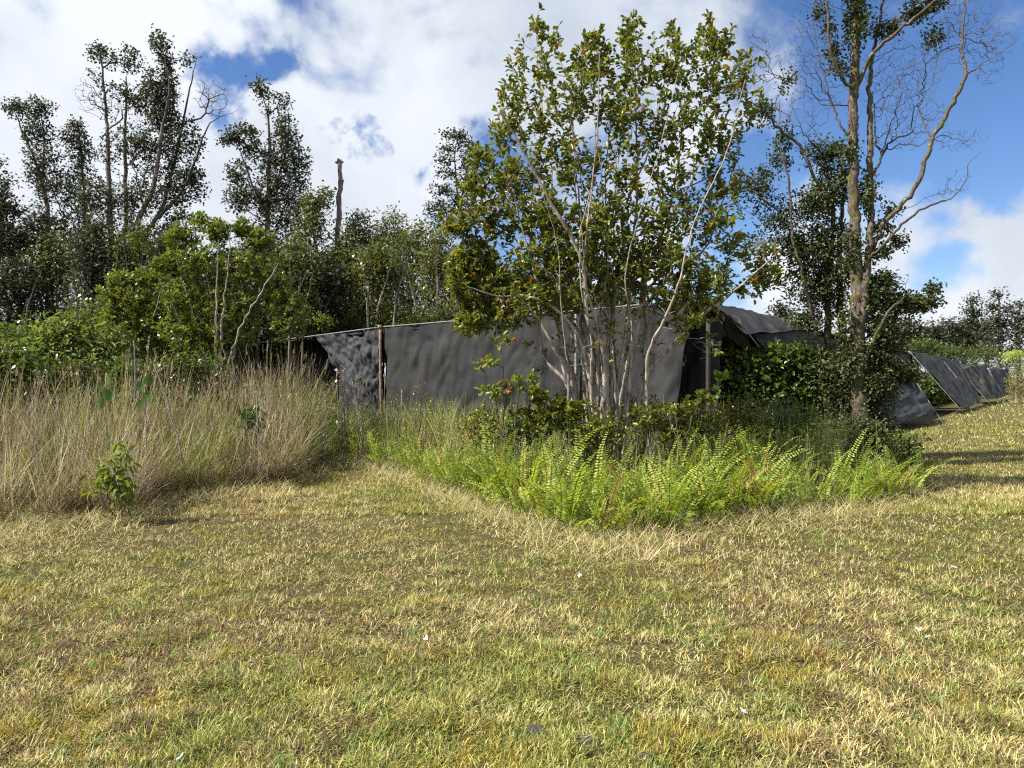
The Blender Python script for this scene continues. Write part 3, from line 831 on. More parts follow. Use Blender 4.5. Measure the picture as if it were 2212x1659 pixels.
# ------------------------------------------------------------------ shade house
def cloth_mesh(name, c00, c10, c11, c01, nu, nv, mat, amp=0.05, seed=0, vert=True, sag=0.0, origin=(0, 0, 0), edge=0.0):
    """c00->c10 along the top, c01/c11 below; rippled across"""
    c00, c10, c11, c01 = map(lambda c: np.asarray(c, float), (c00, c10, c11, c01))
    u, v = np.meshgrid(np.linspace(0, 1, nu), np.linspace(0, 1, nv)); U, Vv = u[..., None], v[..., None]
    P = (c00 * (1 - U) + c10 * U) * (1 - Vv) + (c01 * (1 - U) + c11 * U) * Vv
    nr = np.cross(c10 - c00, c01 - c00); nr /= np.linalg.norm(nr)
    L1 = np.linalg.norm(c10 - c00); L2 = np.linalg.norm(c01 - c00)
    if vert:
        h = (fbm(u * L1 * 2.2 + seed, v * L2 * 0.35, seed, 3) - 0.5) * 2 + (fbm(u * L1 * 6 + seed, v * L2 * 0.8, seed + 5, 2) - 0.5) * 0.7
        h += (fbm(u * L1 * 1.1, v * L2 * 2.2, seed + 9, 3) - .5) * 0.8
        h -= np.abs(fbm(u * L1 * 2.6 + v * 1.5, v * L2 * 1.2 + u, seed + 15, 2) - .5) * 2.2
    else:
        h = (fbm(u * L1 * 1.4, v * L2 * 1.4, seed, 4) - 0.5) * 2 - np.abs(fbm(u * L1 * 4.5, v * L2 * 2.2 + u * 2, seed + 15, 3) - .5) * 1.6
    P = P + nr * (h * amp)[..., None]
    P[..., 2] -= sag * 4 * u * (1 - u) * (0.3 + 0.7 * v)
    if edge:
        P[-1, :, 2] += (fbm(u[-1] * 9, u[-1] * 0, seed + 3) - .5) * edge
    i, j = np.meshgrid(np.arange(nv - 1), np.arange(nu - 1), indexing='ij'); a = (i * nu + j).ravel()
    F = np.stack([a, a + 1, a + nu + 1, a + nu], 1)
    return mesh_np(name, P.reshape(-1, 3) - np.asarray(origin), [F], mat, None, True)


def rod(name, p, q, rad, mat, parent=None, k=8, sag=0.0, origin=(0, 0, 0), n=8):
    t = np.linspace(0, 1, n)[:, None]; pts = np.asarray(p) * (1 - t) + np.asarray(q) * t
    pts[:, 2] -= (sag * 4 * t * (1 - t))[:, 0]
    b = Buf(); tube(b, pts - np.asarray(origin), rad, k)
    return link(name, b.mesh(name, mat, (0, 0, 0), True), parent)


CORNER = np.array([3.16, 12.8]); WDIR = np.array([-0.806, 0.592]); LDIR = np.array([0.592, 0.806])


def wall_pt(x, y=None, z=None):
    """where the photo column x meets the front wall's plane"""
    a = (x - CX) / F_PX
    # corner + s*WDIR = (a d, d)
    s = (a * CORNER[1] - CORNER[0]) / (WDIR[0] - a * WDIR[1]); p = CORNER + s * WDIR
    return np.array([p[0], p[1], W(x, y, p[1])[2] if y is not None else z])


def build_shade_house():
    og = wall_pt(1180, z=0.0)
    root = thing('shade_house', 'long low shade house with dark cloth walls and flat roof behind the weeds', 'shade house', og)
    def ln(nm, me): return link(nm, me, root)
    tl, tm, tr = wall_pt(380, 763), wall_pt(826, 709), wall_pt(1508, 651)
    t2 = wall_pt(690, 722)
    def low(p, z=0.15): return np.array([p[0], p[1], z])
    # the grey front sheet, gathered back to leave a black opening at its right end
    a0, a1 = wall_pt(832, 709), wall_pt(1492, 652); 
    b1 = wall_pt(1448, 860); b1[2] = 0.2
    c = ln('front_cloth', cloth_mesh('front_cloth', a0, a1, b1, low(a0, 0.2), 160, 50, M_CLOTH, 0.085, 3, origin=og)); c['label'] = 'wide charcoal grey cloth sheet'
    # crumpled sheet left of the rusty post
    a0, a1 = wall_pt(690, 724), wall_pt(822, 711); b0 = wall_pt(786, 855); b0[2] = 0.5
    c = ln('torn_cloth', cloth_mesh('torn_cloth', a0 + [0, 0, -.02], a1 + [0, 0, -.02], low(a1, 0.4), b0, 90, 90, M_CLOTH_T, 0.17, 12, vert=False, origin=og)); c['label'] = 'crumpled black cloth hanging by one edge'
    # roof sheet, flat, running back; it keeps the inside dark
    inner = np.array([LDIR[0] * 26, LDIR[1] * 26, -0.35])
    r0, r1 = wall_pt(-300, 800) , tr.copy()
    r0 = wall_pt(330, 765)
    ln('roof_cloth', cloth_mesh('roof_cloth', r0, tr, tr + inner, r0 + inner, 40, 40, M_CLOTH_D, 0.05, 21, vert=False, origin=og))
    # back and left walls, set closer than the roof's end to keep light out
    ln('back_cloth', cloth_mesh('back_cloth', np.array([*(CORNER + LDIR * 9), 2.7]), np.array([*(CORNER + LDIR * 9 + WDIR * 13), 2.4]),
                                np.array([*(CORNER + LDIR * 9 + WDIR * 16.5), 0.0]), np.array([*(CORNER + LDIR * 9), 0.0]), 40, 10, M_CLOTH_D, 0.05, 22, origin=og))
    # black sheets added to stand for the dark inside, first behind the corner opening
    e0, e1 = wall_pt(1500, 655) + [0.1, 0.35, 0], wall_pt(1548, 690) + [0.25, .5, 0]
    ln('dark_fill_sheet', cloth_mesh('dark_fill_sheet', wall_pt(1440, 656) + [.3, .5, 0], e1, np.array([e1[0] - .15, e1[1], .1]), low(wall_pt(1440, 656) + [.3, .5, 0], .1), 30, 30, M_CLOTH_D, 0.08, 31, origin=og))
    l0, l1 = wall_pt(330, 764), wall_pt(770, 716)  # added black sheet making the shade seen in the left opening
    bk = np.array([LDIR[0], LDIR[1], 0]) * .8
    ln('dark_fill_sheet', cloth_mesh('dark_fill_sheet', l0 + bk, l1 + bk, low(l1 + bk, 0), low(l0 + bk, 0), 50, 12, M_CLOTH_D, 0.05, 27, origin=og))
    # posts
    for nm, x, y, rad, m in (('post', 826, 706, 0.035, M_RUST), ('post', 1248, 640, 0.028, M_POLE), ('post', 1533, 690, 0.04, M_WOOD), ('post', 500, 745, 0.03, M_WOOD), ('post', 200, 770, 0.03, M_WOOD)):
        t = wall_pt(x, y); t[1] -= 0.06; t[0] -= .04
        o = rod(nm, t, [t[0] + (0.03 if x == 826 else 0), t[1], -0.1], rad, m, root, origin=og)
        if x == 826: o['label'] = 'rusty pipe post at the join of two cloths'
        if x == 1248: o['label'] = 'pale galvanised pipe standing above the roofline'
    tp = wall_pt(826, 706)
    # cap on the rusty post and the taut wire along the top
    b = Buf(); tube(b, np.array([tp + [-.04, -.06, -.05], tp + [-.04, -.06, .035]]) - og, 0.05, 10)
    link('post_cap', b.mesh('post_cap', M_RUST), root)
    rod('top_wire', tl + [0, -.03, .03], tm + [0, -.03, .03], 0.014, M_ROPE, root, sag=0.02, origin=og, n=12)
    rod('top_wire', tm + [0, -.03, .03], tr + [0, -.03, .03], 0.014, M_ROPE, root, sag=0.01, origin=og, n=12)
    # dark sloping rafter behind the guava stems
    rod('rafter', W(1275, 596, 14.6), W(1560, 655, 14.6), 0.05, M_WOOD, root, origin=og, k=6)
    # the side roof sheets that flap out over the lane side
    s1 = link('side_cloth', cloth_mesh('side_cloth', W(1545, 655, 13.4), W(1748, 701, 18.5), W(1742, 713, 17.3), W(1612, 722, 12.9), 40, 24, M_CLOTH_W, 0.045, 41, origin=og), root)
    s1['label'] = 'grey sheet stretched out at the corner'
    link('side_cloth', cloth_mesh('side_cloth', W(1618, 724, 14.0), W(1760, 714, 18.6), W(1756, 770, 18.8), W(1650, 756, 14.4), 30, 20, M_CLOTH, 0.05, 43, origin=og), root)
    link('torn_cloth', cloth_mesh('torn_cloth', W(1540, 660, 13.2), W(1598, 700, 13.0), W(1640, 768, 13.6), W(1570, 720, 13.4), 40, 30, M_CLOTH_W, 0.12, 47, vert=False, origin=og), root)
    rod('strap', W(1596, 664 + 30, 12.8), W(1640, 750, 13.2), 0.012, M_ROPE, root, origin=og, k=5)
    rod('side_wire', tr + [0, 0, .02], [*(CORNER + LDIR * 25), 2.62], 0.012, M_ROPE, root, sag=.05, origin=og, n=20, k=5)
    # side wall under the wires, back from the lane
    sw0, sw1 = CORNER + LDIR * 3.2, CORNER + LDIR * 24
    link('side_cloth', cloth_mesh('side_cloth', [*sw0, 2.7], [*sw1, 2.5], [*sw1, 0.1], [*sw0, 0.5], 60, 14, M_CLOTH_D, 0.08, 51, origin=og), root)


build_shade_house()


def build_tarps():
    G = 'slanted shade cloth panels along the lane'
    # top-left, top-right, bottom-right, bottom-left as (photo x, y, depth)
    T = [
        ('large grey shade cloth panel nearest the mossy tree', [(1893, 752, 25.5), (1944, 772, 26.3), (2020, 888, 24.6), (1888, 916, 19.0)], M_CLOTH),
        ('grey shade cloth panel hung from the pale free standing pole', [(1966, 761, 31.5), (2029, 771, 36.5), (2110, 870, 35.0), (2072, 881, 30.5)], M_CLOTH),
        ('narrow dark shade cloth panel with a rope down its seam', [(2031, 771, 37), (2060, 779, 39.5), (2116, 860, 38.2), (2110, 869, 35.6)], M_CLOTH_D),
        ('shade cloth panel with wide yellow green stains', [(2074, 799, 39), (2098, 791, 42.5), (2158, 851, 43.0), (2128, 861, 38.5)], M_CLOTH_W),
        ('two tone grey shade cloth panel beyond the stained one', [(2103, 792, 44), (2126, 789, 47), (2169, 853, 45.5), (2150, 858, 43)], M_CLOTH),
        ('streaked shade cloth panel with a short pole behind', [(2136, 797, 48), (2150, 795, 52), (2182, 847, 50.5), (2164, 853, 47)], M_CLOTH_W),
        ('farthest small shade cloth panel beside the yellow shrub', [(2156, 799, 53), (2175, 796, 58), (2190, 840, 57), (2176, 846, 52)], M_CLOTH),
    ]
    for i, (lab, c, m) in enumerate(T):
        cc = [W(*q) for q in c]; og = np.array([cc[3][0], cc[3][1], 0.0])
        t = thing('shade_tarp', lab, 'shade cloth panel', og, G)
        link('cloth', cloth_mesh('cloth', cc[0], cc[1], cc[2], cc[3], 50, 50, m, 0.13, 60 + i, origin=og, edge=0.35, sag=0.12), t)
        # rope hem along the sides, running on to the pegs
        out = nrm(cc[3] - cc[0]); g1 = cc[3] + out * (cc[3][2] / max(0.05, -out[2]))
        if i != 0: rod('guy_rope', cc[0], g1, 0.013, M_ROPE, t, k=5, origin=og)
        out = nrm(cc[2] - cc[1]); g2 = cc[2] + out * (cc[2][2] / max(0.05, -out[2]))
        rod('guy_rope', cc[1], g2, 0.013, M_ROPE, t, k=5, origin=og)
        rod('top_rope', cc[0], cc[1], 0.014, M_ROPE, t, k=5, origin=og)
        # post under the upper near corner
        if i in (1, 3, 5): rod('post', cc[0] + [0, .08, .05], [cc[0][0], cc[0][1] + .08, 0], 0.055, M_POLE, t, origin=og)
    # short roof flaps folded back behind panels four and five
    for (a, b, c_, d_), lab in (([(2060, 789, 44), (2098, 787, 46), (2098, 791, 42.6), (2076, 800, 39.2)], 'small folded grey cloth over the stained panel'),
                          ([(2102, 790, 46), (2126, 786, 50), (2126, 789, 47), (2104, 801, 44.5)], 'small folded grey cloth over the two tone panel')):
        cc = [W(*q) for q in (a, b, c_, d_)]; og = np.array([cc[3][0], cc[3][1], 0])
        o = link('cloth_flap', cloth_mesh('cloth_flap', *cc, 16, 10, M_CLOTH, 0.05, 80, origin=og)); o.location = tuple(og)
        tag(o, lab, 'cloth flap', 'cloth flaps above the panels')
    # lone guy ropes near the tree
    for a, b, lab in ((W(1888, 858, 16.8), W(1966, 959, GY(959)), 'pale guy rope running down to the lawn right of the mossy tree'),
                      (W(1783, 900, 13.6), W(1890, 1016, GY(1016)), 'thin guy rope slanting down through the bush at the tree foot')):
        b[2] = 0.0; o = rod('guy_rope', a, b, 0.012, M_ROPE, None, k=6, origin=b); o.location = tuple(b); tag(o, lab, 'guy rope')


build_tarps()

# parent offsets: children were built relative to the origin given, so nothing else moves them


# ------------------------------------------------------------------ the guava in the middle
def build_guava():
    d = 9.6; r = np.random.default_rng(5)
    base = ground_pt(1310, d)
    stems = [  # bottom x, then (x,y) up the stem, radius at the bottom
        [(1262, 960), (1225, 830), (1200, 760), (1168, 690), (1160, 610), (1130, 500), (1100, 380)],
        [(1270, 960), (1245, 850), (1215, 740), (1190, 640), (1150, 520), (1150, 400), (1170, 250), (1160, 120), (1160, 50)],
        [(1285, 960), (1262, 840), (1258, 720), (1240, 620), (1200, 480), (1190, 330)],
        [(1295, 960), (1268, 840), (1262, 700), (1270, 560), (1250, 420), (1235, 260)],
        [(1300, 960), (1292, 820), (1288, 700), (1262, 600), (1270, 480), (1290, 300), (1295, 110)],
        [(1305, 960), (1318, 820), (1322, 690), (1310, 560), (1330, 420), (1330, 260)],
        [(1315, 960), (1330, 850), (1318, 740), (1335, 620), (1372, 480), (1375, 300), (1370, 90)],
        [(1325, 960), (1335, 860), (1352, 720), (1360, 600), (1345, 470), (1400, 330), (1440, 150)],
        [(1330, 960), (1350, 850), (1385, 720), (1388, 610), (1440, 480), (1470, 320), (1480, 170)],
        [(1340, 960), (1380, 870), (1400, 760), (1390, 640), (1420, 520), (1500, 380), (1540, 250), (1560, 110)],
        [(1350, 960), (1398, 850), (1402, 760), (1440, 680), (1470, 600), (1500, 480), (1570, 330), (1610, 170)],
        [(1350, 960), (1392, 840), (1440, 760), (1505, 690), (1560, 650), (1620, 600), (1665, 560)],
        [(1272, 960), (1240, 860), (1180, 780), (1160, 700), (1120, 620), (1060, 560), (1000, 480)],
        [(1290, 960), (1270, 800), (1225, 690), (1140, 640), (1080, 640), (1010, 620)],
        [(1345, 960), (1362, 800), (1372, 700), (1420, 600), (1520, 540), (1560, 440), (1590, 350)],
        [(1320, 960), (1305, 780), (1270, 700), (1255, 560), (1180, 420), (1110, 290), (1080, 240)],
    ]
    for k in range(22):                               # more stems between the drawn ones
        a_, b_ = stems[k % 15], stems[(k * 5 + 3) % 15]; w_ = r.uniform(.3, .7); m_ = min(len(a_), len(b_), 7)
        stems.append([(a_[j][0] * w_ + b_[j][0] * (1 - w_) + (0 if j == 0 else r.normal(0, 10)), a_[j][1] * w_ + b_[j][1] * (1 - w_)) for j in range(m_)])
    paths = []
    for i, s in enumerate(stems):
        dz0 = r.uniform(-0.35, 0.35); dz1 = r.uniform(-1.3, 1.3); rb = r.uniform(0.024, 0.038) if i < 16 else r.uniform(0.014, 0.024)
        rows = []
        s = [(s[0][0] * .2 + (s[1][0] + (s[1][0] - s[2][0]) * .4) * .8 + r.normal(0, 14), 980)] + list(s[1:])
        for k, (x, y) in enumerate(s):
            t = k / (len(s) - 1); dd = d + dz0 + (dz1 - dz0) * t
            p = W(x, y, dd)
            if k == 0: p[2] = -0.05
            rows.append([*p, rb * (1 - t * 0.78) ** 0.9])
        paths.append((True, rows))
    B = [  # x, y, rx, ry, n, leafiness
        (1160, 55, 22, 26, 12, 1), (1120, 140, 25, 22, 12, 1), (1200, 75, 18, 22, 8, 1), (1180, 150, 40, 45, 26, 1), (1110, 215, 35, 35, 26, 1),
        (1085, 280, 35, 40, 26, 1), (1170, 260, 75, 60, 60, .95), (1280, 120, 50, 45, 50, 1), (1290, 85, 20, 22, 8, 1), (1360, 75, 32, 40, 32, 1), (1370, 150, 60, 55, 60, 1),
        (1260, 200, 70, 60, 75, .95), (1455, 75, 22, 25, 10, 1), (1460, 150, 60, 60, 60, 1), (1545, 90, 42, 38, 42, 1), (1527, 45, 8, 14, 3, 1), (1550, 180, 60, 60, 60, 1), (1610, 150, 35, 50, 22, .9),
        (1620, 230, 30, 45, 20, .9), (1360, 260, 80, 70, 85, .9), (1470, 270, 80, 70, 80, .9), (1560, 300, 60, 50, 50, .9), (1040, 345, 40, 30, 26, 1),
        (1110, 370, 80, 55, 75, .95), (1020, 410, 40, 45, 32, 1), (1220, 350, 80, 70, 90, .85), (1340, 380, 90, 70, 80, .75), (1460, 390, 80, 70, 70, .75), (1560, 390, 50, 50, 34, .8),
        (985, 480, 40, 28, 30, 1), (1060, 480, 70, 50, 70, .95), (1170, 470, 80, 60, 80, .8), (1290, 480, 80, 60, 60, .6), (1420, 490, 90, 60, 60, .6), (1540, 480, 60, 60, 34, .6),
        (1030, 560, 50, 45, 60, 1), (1010, 620, 30, 50, 45, 1), (1075, 620, 60, 55, 70, .95), (1150, 570, 70, 50, 50, .7), (1020, 690, 35, 35, 28, 1), (1060, 690, 40, 25, 18, .9),
        (1250, 580, 70, 45, 26, .5), (1370, 590, 80, 50, 26, .5), (1480, 590, 70, 50, 30, .6), (1580, 540, 50, 50, 22, .8), (1640, 570, 45, 40, 22, .9), (1600, 620, 60, 30, 20, .8), (1330, 530, 60, 30, 30, .8),
        (1490, 680, 60, 30, 14, .6), (1000, 560, 40, 40, 40, 1), (985, 600, 22, 40, 30, 1), (1110, 660, 60, 50, 50, 1), (1010, 700, 30, 26, 24, 1), (1180, 640, 60, 40, 40, 1), (1230, 540, 80, 60, 60, 1), (1330, 600, 70, 50, 40, 1), (1430, 560, 70, 50, 40, 1), (1520, 620, 60, 40, 30, 1), (1660, 600, 40, 30, 20, 1), (1440, 640, 60, 30, 24, 1), (1250, 640, 60, 30, 26, 1), (1200, 640, 90, 60, 40, -.3), (1330, 680, 110, 70, 60, -.25), (1440, 690, 90, 60, 40, -.3), (1300, 770, 130, 60, 50, -.25), (1180, 760, 70, 50, 20, -.3), (1500, 740, 60, 50, 20, -.35),
    ]
    blobs = []
    for x, y, rx, ry, n, lv in B:
        wide = 130 if 1100 < x < 1560 and y > 120 else 60
        low = (1.5 if 1120 < x < 1560 else 1.0) if y > 400 else 0.8
        blobs.append(blob(d, x, y, rx, ry, int(n * 2.3 * low) if lv > 0 else int(n * 1.6), max(lv, .85) if lv > 0 else -lv, rz=max(rx, wide)))
    make_tree('guava_tree', 'large many stemmed guava tree with glossy leaves before the shade house', 'tree', base, paths, blobs, 41,
              (M_BARK_G, M_TWIG_PALE, M_GUAVA), PAL_GUAVA, leaf=(0.080, 0.043), nleaf=4.6, spread=0.13, r0=0.0026, ex=2.5, thr=0.012, step=0.14, bf=0.10, up=0.6,
              wig=0.10, simple=False, rosette=True, rmax=0.03, parts=('stems', 'branches', 'foliage'), pj=0.004)


build_guava()


# ------------------------------------------------------------------ the tall mossy tree on the right
def build_right_trees():
    TRUNK_K[0] = 0.74; d = 13.0; base = ground_pt(1866, d)
    q = lambda pts: row(d, pts)
    paths = [
        (True, q([(1872, 1015, .20), (1858, 900, .185), (1850, 800, .175), (1853, 655, .155), (1846, 476, .125), (1841, 317, .115), (1844, 190, .105), (1850, 60, .095), (1848, -60, .10), (1856, -200, .08), (1850, -420, .04)])),
        (False, q([(1862, 700, .09, -.05), (1872, 595, .082, -.1), (1881, 476, .075), (1879, 357, .072), (1880, 278, .062), (1877, 190, .05, .1), (1890, 90, .035, .3), (1905, 10, .03, .4), (1915, -100, .02, .5)])),
        (False, q([(1868, 590, .05), (1888, 532, .075), (1916, 476, .075, -.2), (1972, 413, .066, -.4), (2004, 337, .058, -.5), (2015, 298, .05, -.5), (2059, 222, .045, -.6), (2085, 167, .04, -.7), (2079, 119, .03, -.6), (2083, 40, .022, -.5), (2090, -60, .015, -.5)])),
        (False, q([(1866, 580, .03, -.1), (1880, 555, .04, -.2), (1928, 512, .035, -.5), (1948, 484, .03, -.6), (2008, 444, .024, -.8), (2055, 428, .018, -.9), (2087, 393, .012, -1), (2091, 357, .010, -1), (2122, 329, .007, -1)])),
        (False, q([(1852, 185, .05), (1865, 151, .045, -.1), (1892, 111, .042, -.3), (1932, 75, .038, -.5), (1972, 40, .034, -.7), (2019, 4, .03, -.9), (2070, -50, .02, -1)])),
        (False, q([(1846, 200, .045), (1813, 159, .04, -.2), (1795, 115, .034, -.3), (1789, 67, .03, -.3), (1789, 0, .025, -.3), (1792, -90, .015, -.2)])),
        (False, q([(1880, 400, .03), (1887, 375, .04, .2), (1904, 337, .036, .4), (1892, 298, .022, .5), (1887, 198, .014, .5)])),
        (False, q([(1904, 337, .02, .4), (1925, 270, .016, .6), (1950, 200, .012, .8)])),
        (False, q([(2085, 167, .02, -.7), (2120, 140, .018, -.9), (2170, 105, .012, -1.1), (2200, 85, .008, -1.2)])),
        (False, q([(2012, 300, .02, -.5), (1990, 255, .018, -.2), (1985, 200, .012, 0)])),
        (False, q([(1846, 330, .03), (1800, 230, .022, .4), (1770, 120, .015, .6), (1755, 30, .01, .6)])),
        (False, q([(1858, 800, .05), (1888, 735, .045, -.2), (1923, 671, .035, -.5), (1952, 643, .02, -.7)])),
        (False, q([(1952, 643, .008, -.7), (1958, 615, .006, -.7), (1960, 592, .005, -.7)])),
    ]
    b = lambda x, y, rx, ry, n, lv=0.0, rz=None: blob(d, x, y, rx, ry, int(n * (2.4 if lv == 0 else 1.5)), lv, rz)
    blobs = [  # bare twig sprays
        b(1760, 60, 60, 90, 150), b(1770, 190, 55, 80, 120), b(1730, 140, 40, 60, 50), b(1920, 130, 60, 60, 110), b(1960, 200, 60, 60, 150), b(1930, 270, 60, 50, 100), b(1990, 150, 50, 60, 90),
        b(2040, 70, 50, 70, 120), b(2100, 60, 60, 80, 140), b(2150, 90, 45, 55, 80), b(2130, 150, 40, 40, 40), b(2000, 250, 50, 40, 70), b(2075, 300, 55, 30, 60), b(1960, 300, 50, 30, 50),
        b(2070, 390, 40, 30, 26), b(2040, 420, 40, 20, 16), b(1900, 200, 40, 60, 60), b(1900, 30, 70, 60, 60), b(1820, -40, 90, 60, 60), b(2030, -30, 90, 60, 60),
        # leaf clumps
        b(1800, 110, 14, 22, 12, 1), b(1792, 60, 12, 18, 8, 1), b(1810, 150, 18, 16, 12, 1), b(1770, 25, 14, 16, 8, 1), b(1905, 60, 18, 18, 12, 1), b(1975, 25, 30, 20, 26, 1), b(2015, 82, 14, 24, 14, 1),
        b(2020, 10, 24, 14, 16, 1), b(1925, 65, 16, 14, 10, 1), b(1852, 60, 22, 60, 34, 1), b(1850, 10, 24, 50, 26, 1), b(1800, -60, 60, 40, 40, 1), b(1900, -80, 80, 50, 60, 1), b(1850, -250, 90, 110, 120, 1),
        b(1835, 330, 16, 40, 20, 1), b(1868, 420, 14, 50, 22, 1), b(1840, 540, 18, 60, 40, 1), b(1880, 640, 22, 40, 40, 1), b(1828, 700, 18, 50, 24, 1), b(1826, 790, 20, 40, 24, 1), b(1925, 455, 14, 12, 8, 1), b(1905, 500, 24, 22, 16, 1), b(1940, 520, 20, 12, 12, 1), b(1900, 545, 24, 18, 22, 1), b(1880, 420, 18, 30, 12, 1),
        b(1910, 610, 40, 22, 50, 1), b(1960, 660, 45, 20, 55, 1), b(2005, 650, 26, 16, 26, 1), b(2016, 628, 14, 12, 12, 1), b(1920, 650, 40, 30, 55, 1), b(1900, 700, 35, 40, 70, 1), b(1925, 740, 30, 30, 50, 1),
        b(1890, 770, 35, 30, 60, 1), b(1930, 800, 40, 20, 50, 1), b(1965, 815, 24, 12, 22, 1), b(1880, 830, 40, 30, 60, 1), b(1850, 760, 24, 40, 20, 1),
    ]
    make_tree('ohia_tree', 'tall mossy lichen spotted tree with bare upper twigs right of the guava', 'tree', base, paths, blobs, 51,
              (M_BARK_R, M_TWIG, M_OHIA), PAL_OHIA_S, leaf=(0.062, 0.042), nleaf=11, spread=0.055, r0=0.0022, ex=2.5, thr=0.024, step=0.13, bf=0.16, up=0.4, wig=0.15, simple=False, rmax=0.022)

    TRUNK_K[0] = 1.0
    # dark leafy tree just left of it, three lichened stems
    d = 13.6; base = ground_pt(1800, d)
    paths = [
        (True, row(d, [(1800, 1000, .07), (1792, 850, .065), (1788, 720, .06), (1790, 600, .055), (1800, 480, .04), (1790, 380, .025), (1760, 310, .015)])),
        (True, row(d, [(1822, 1000, .075, .1), (1818, 850, .07, .1), (1818, 700, .065, .1), (1812, 560, .05, .1), (1822, 430, .03, .1), (1815, 340, .015, .1)])),
        (True, row(d, [(1780, 1000, .045, -.1), (1778, 820, .04, -.1), (1763, 720, .035, -.1), (1740, 620, .028, -.2), (1715, 520, .024, -.3), (1709, 440, .02, -.3), (1700, 370, .018, -.3), (1686, 317, .014, -.3), (1684, 222, .01, -.3)])),
        (False, row(d, [(1790, 460, .03), (1762, 385, .028, -.2), (1726, 317, .026, -.3), (1690, 286, .022, -.4), (1642, 226, .012, -.6)])),
    ]
    b = lambda x, y, rx, ry, n, lv=1.0, rz=None: blob(d, x, y, rx, ry, n, lv, rz)
    blobs = [b(1790, 340, 32, 40, 60), b(1755, 330, 18, 24, 18), b(1815, 400, 30, 40, 60), b(1780, 430, 40, 45, 80), b(1745, 450, 35, 50, 70), b(1790, 520, 50, 45, 110), b(1740, 560, 45, 45, 90), b(1800, 590, 45, 40, 110),
             b(1750, 630, 50, 40, 100), b(1810, 650, 35, 35, 50), b(1730, 690, 30, 20, 26), b(1770, 700, 45, 30, 40), b(1710, 520, 35, 40, 50), b(1670, 470, 40, 50, 50), b(1650, 540, 50, 40, 46), b(1610, 410, 45, 40, 36), b(1650, 400, 26, 40, 30),
             b(1650, 250, 22, 30, 22), b(1690, 300, 20, 30, 20), b(1700, 180, 14, 26, 12), b(1680, 350, 24, 26, 14), b(1630, 150, 20, 30, 10, .5), b(1640, 90, 40, 30, 30, 0), b(1740, 300, 40, 60, 60, 0), b(1710, 240, 50, 60, 60, 0), b(1660, 130, 40, 60, 50, 0),
             b(1780, 780, 50, 35, 60), b(1740, 760, 40, 20, 24)]
    make_tree('ohia_tree', 'dark dense leafy tree close behind the left side of the mossy trunk', 'tree', base, paths, blobs, 52,
              (M_BARK_R, M_TWIG, M_OHIA), PAL_OHIA_S, leaf=(0.062, 0.042), nleaf=12, spread=0.06, r0=0.004, ex=2.5, thr=0.022, step=0.18, bf=0.2, up=0.6, wig=0.12, simple=False, rmax=0.03)


build_right_trees()


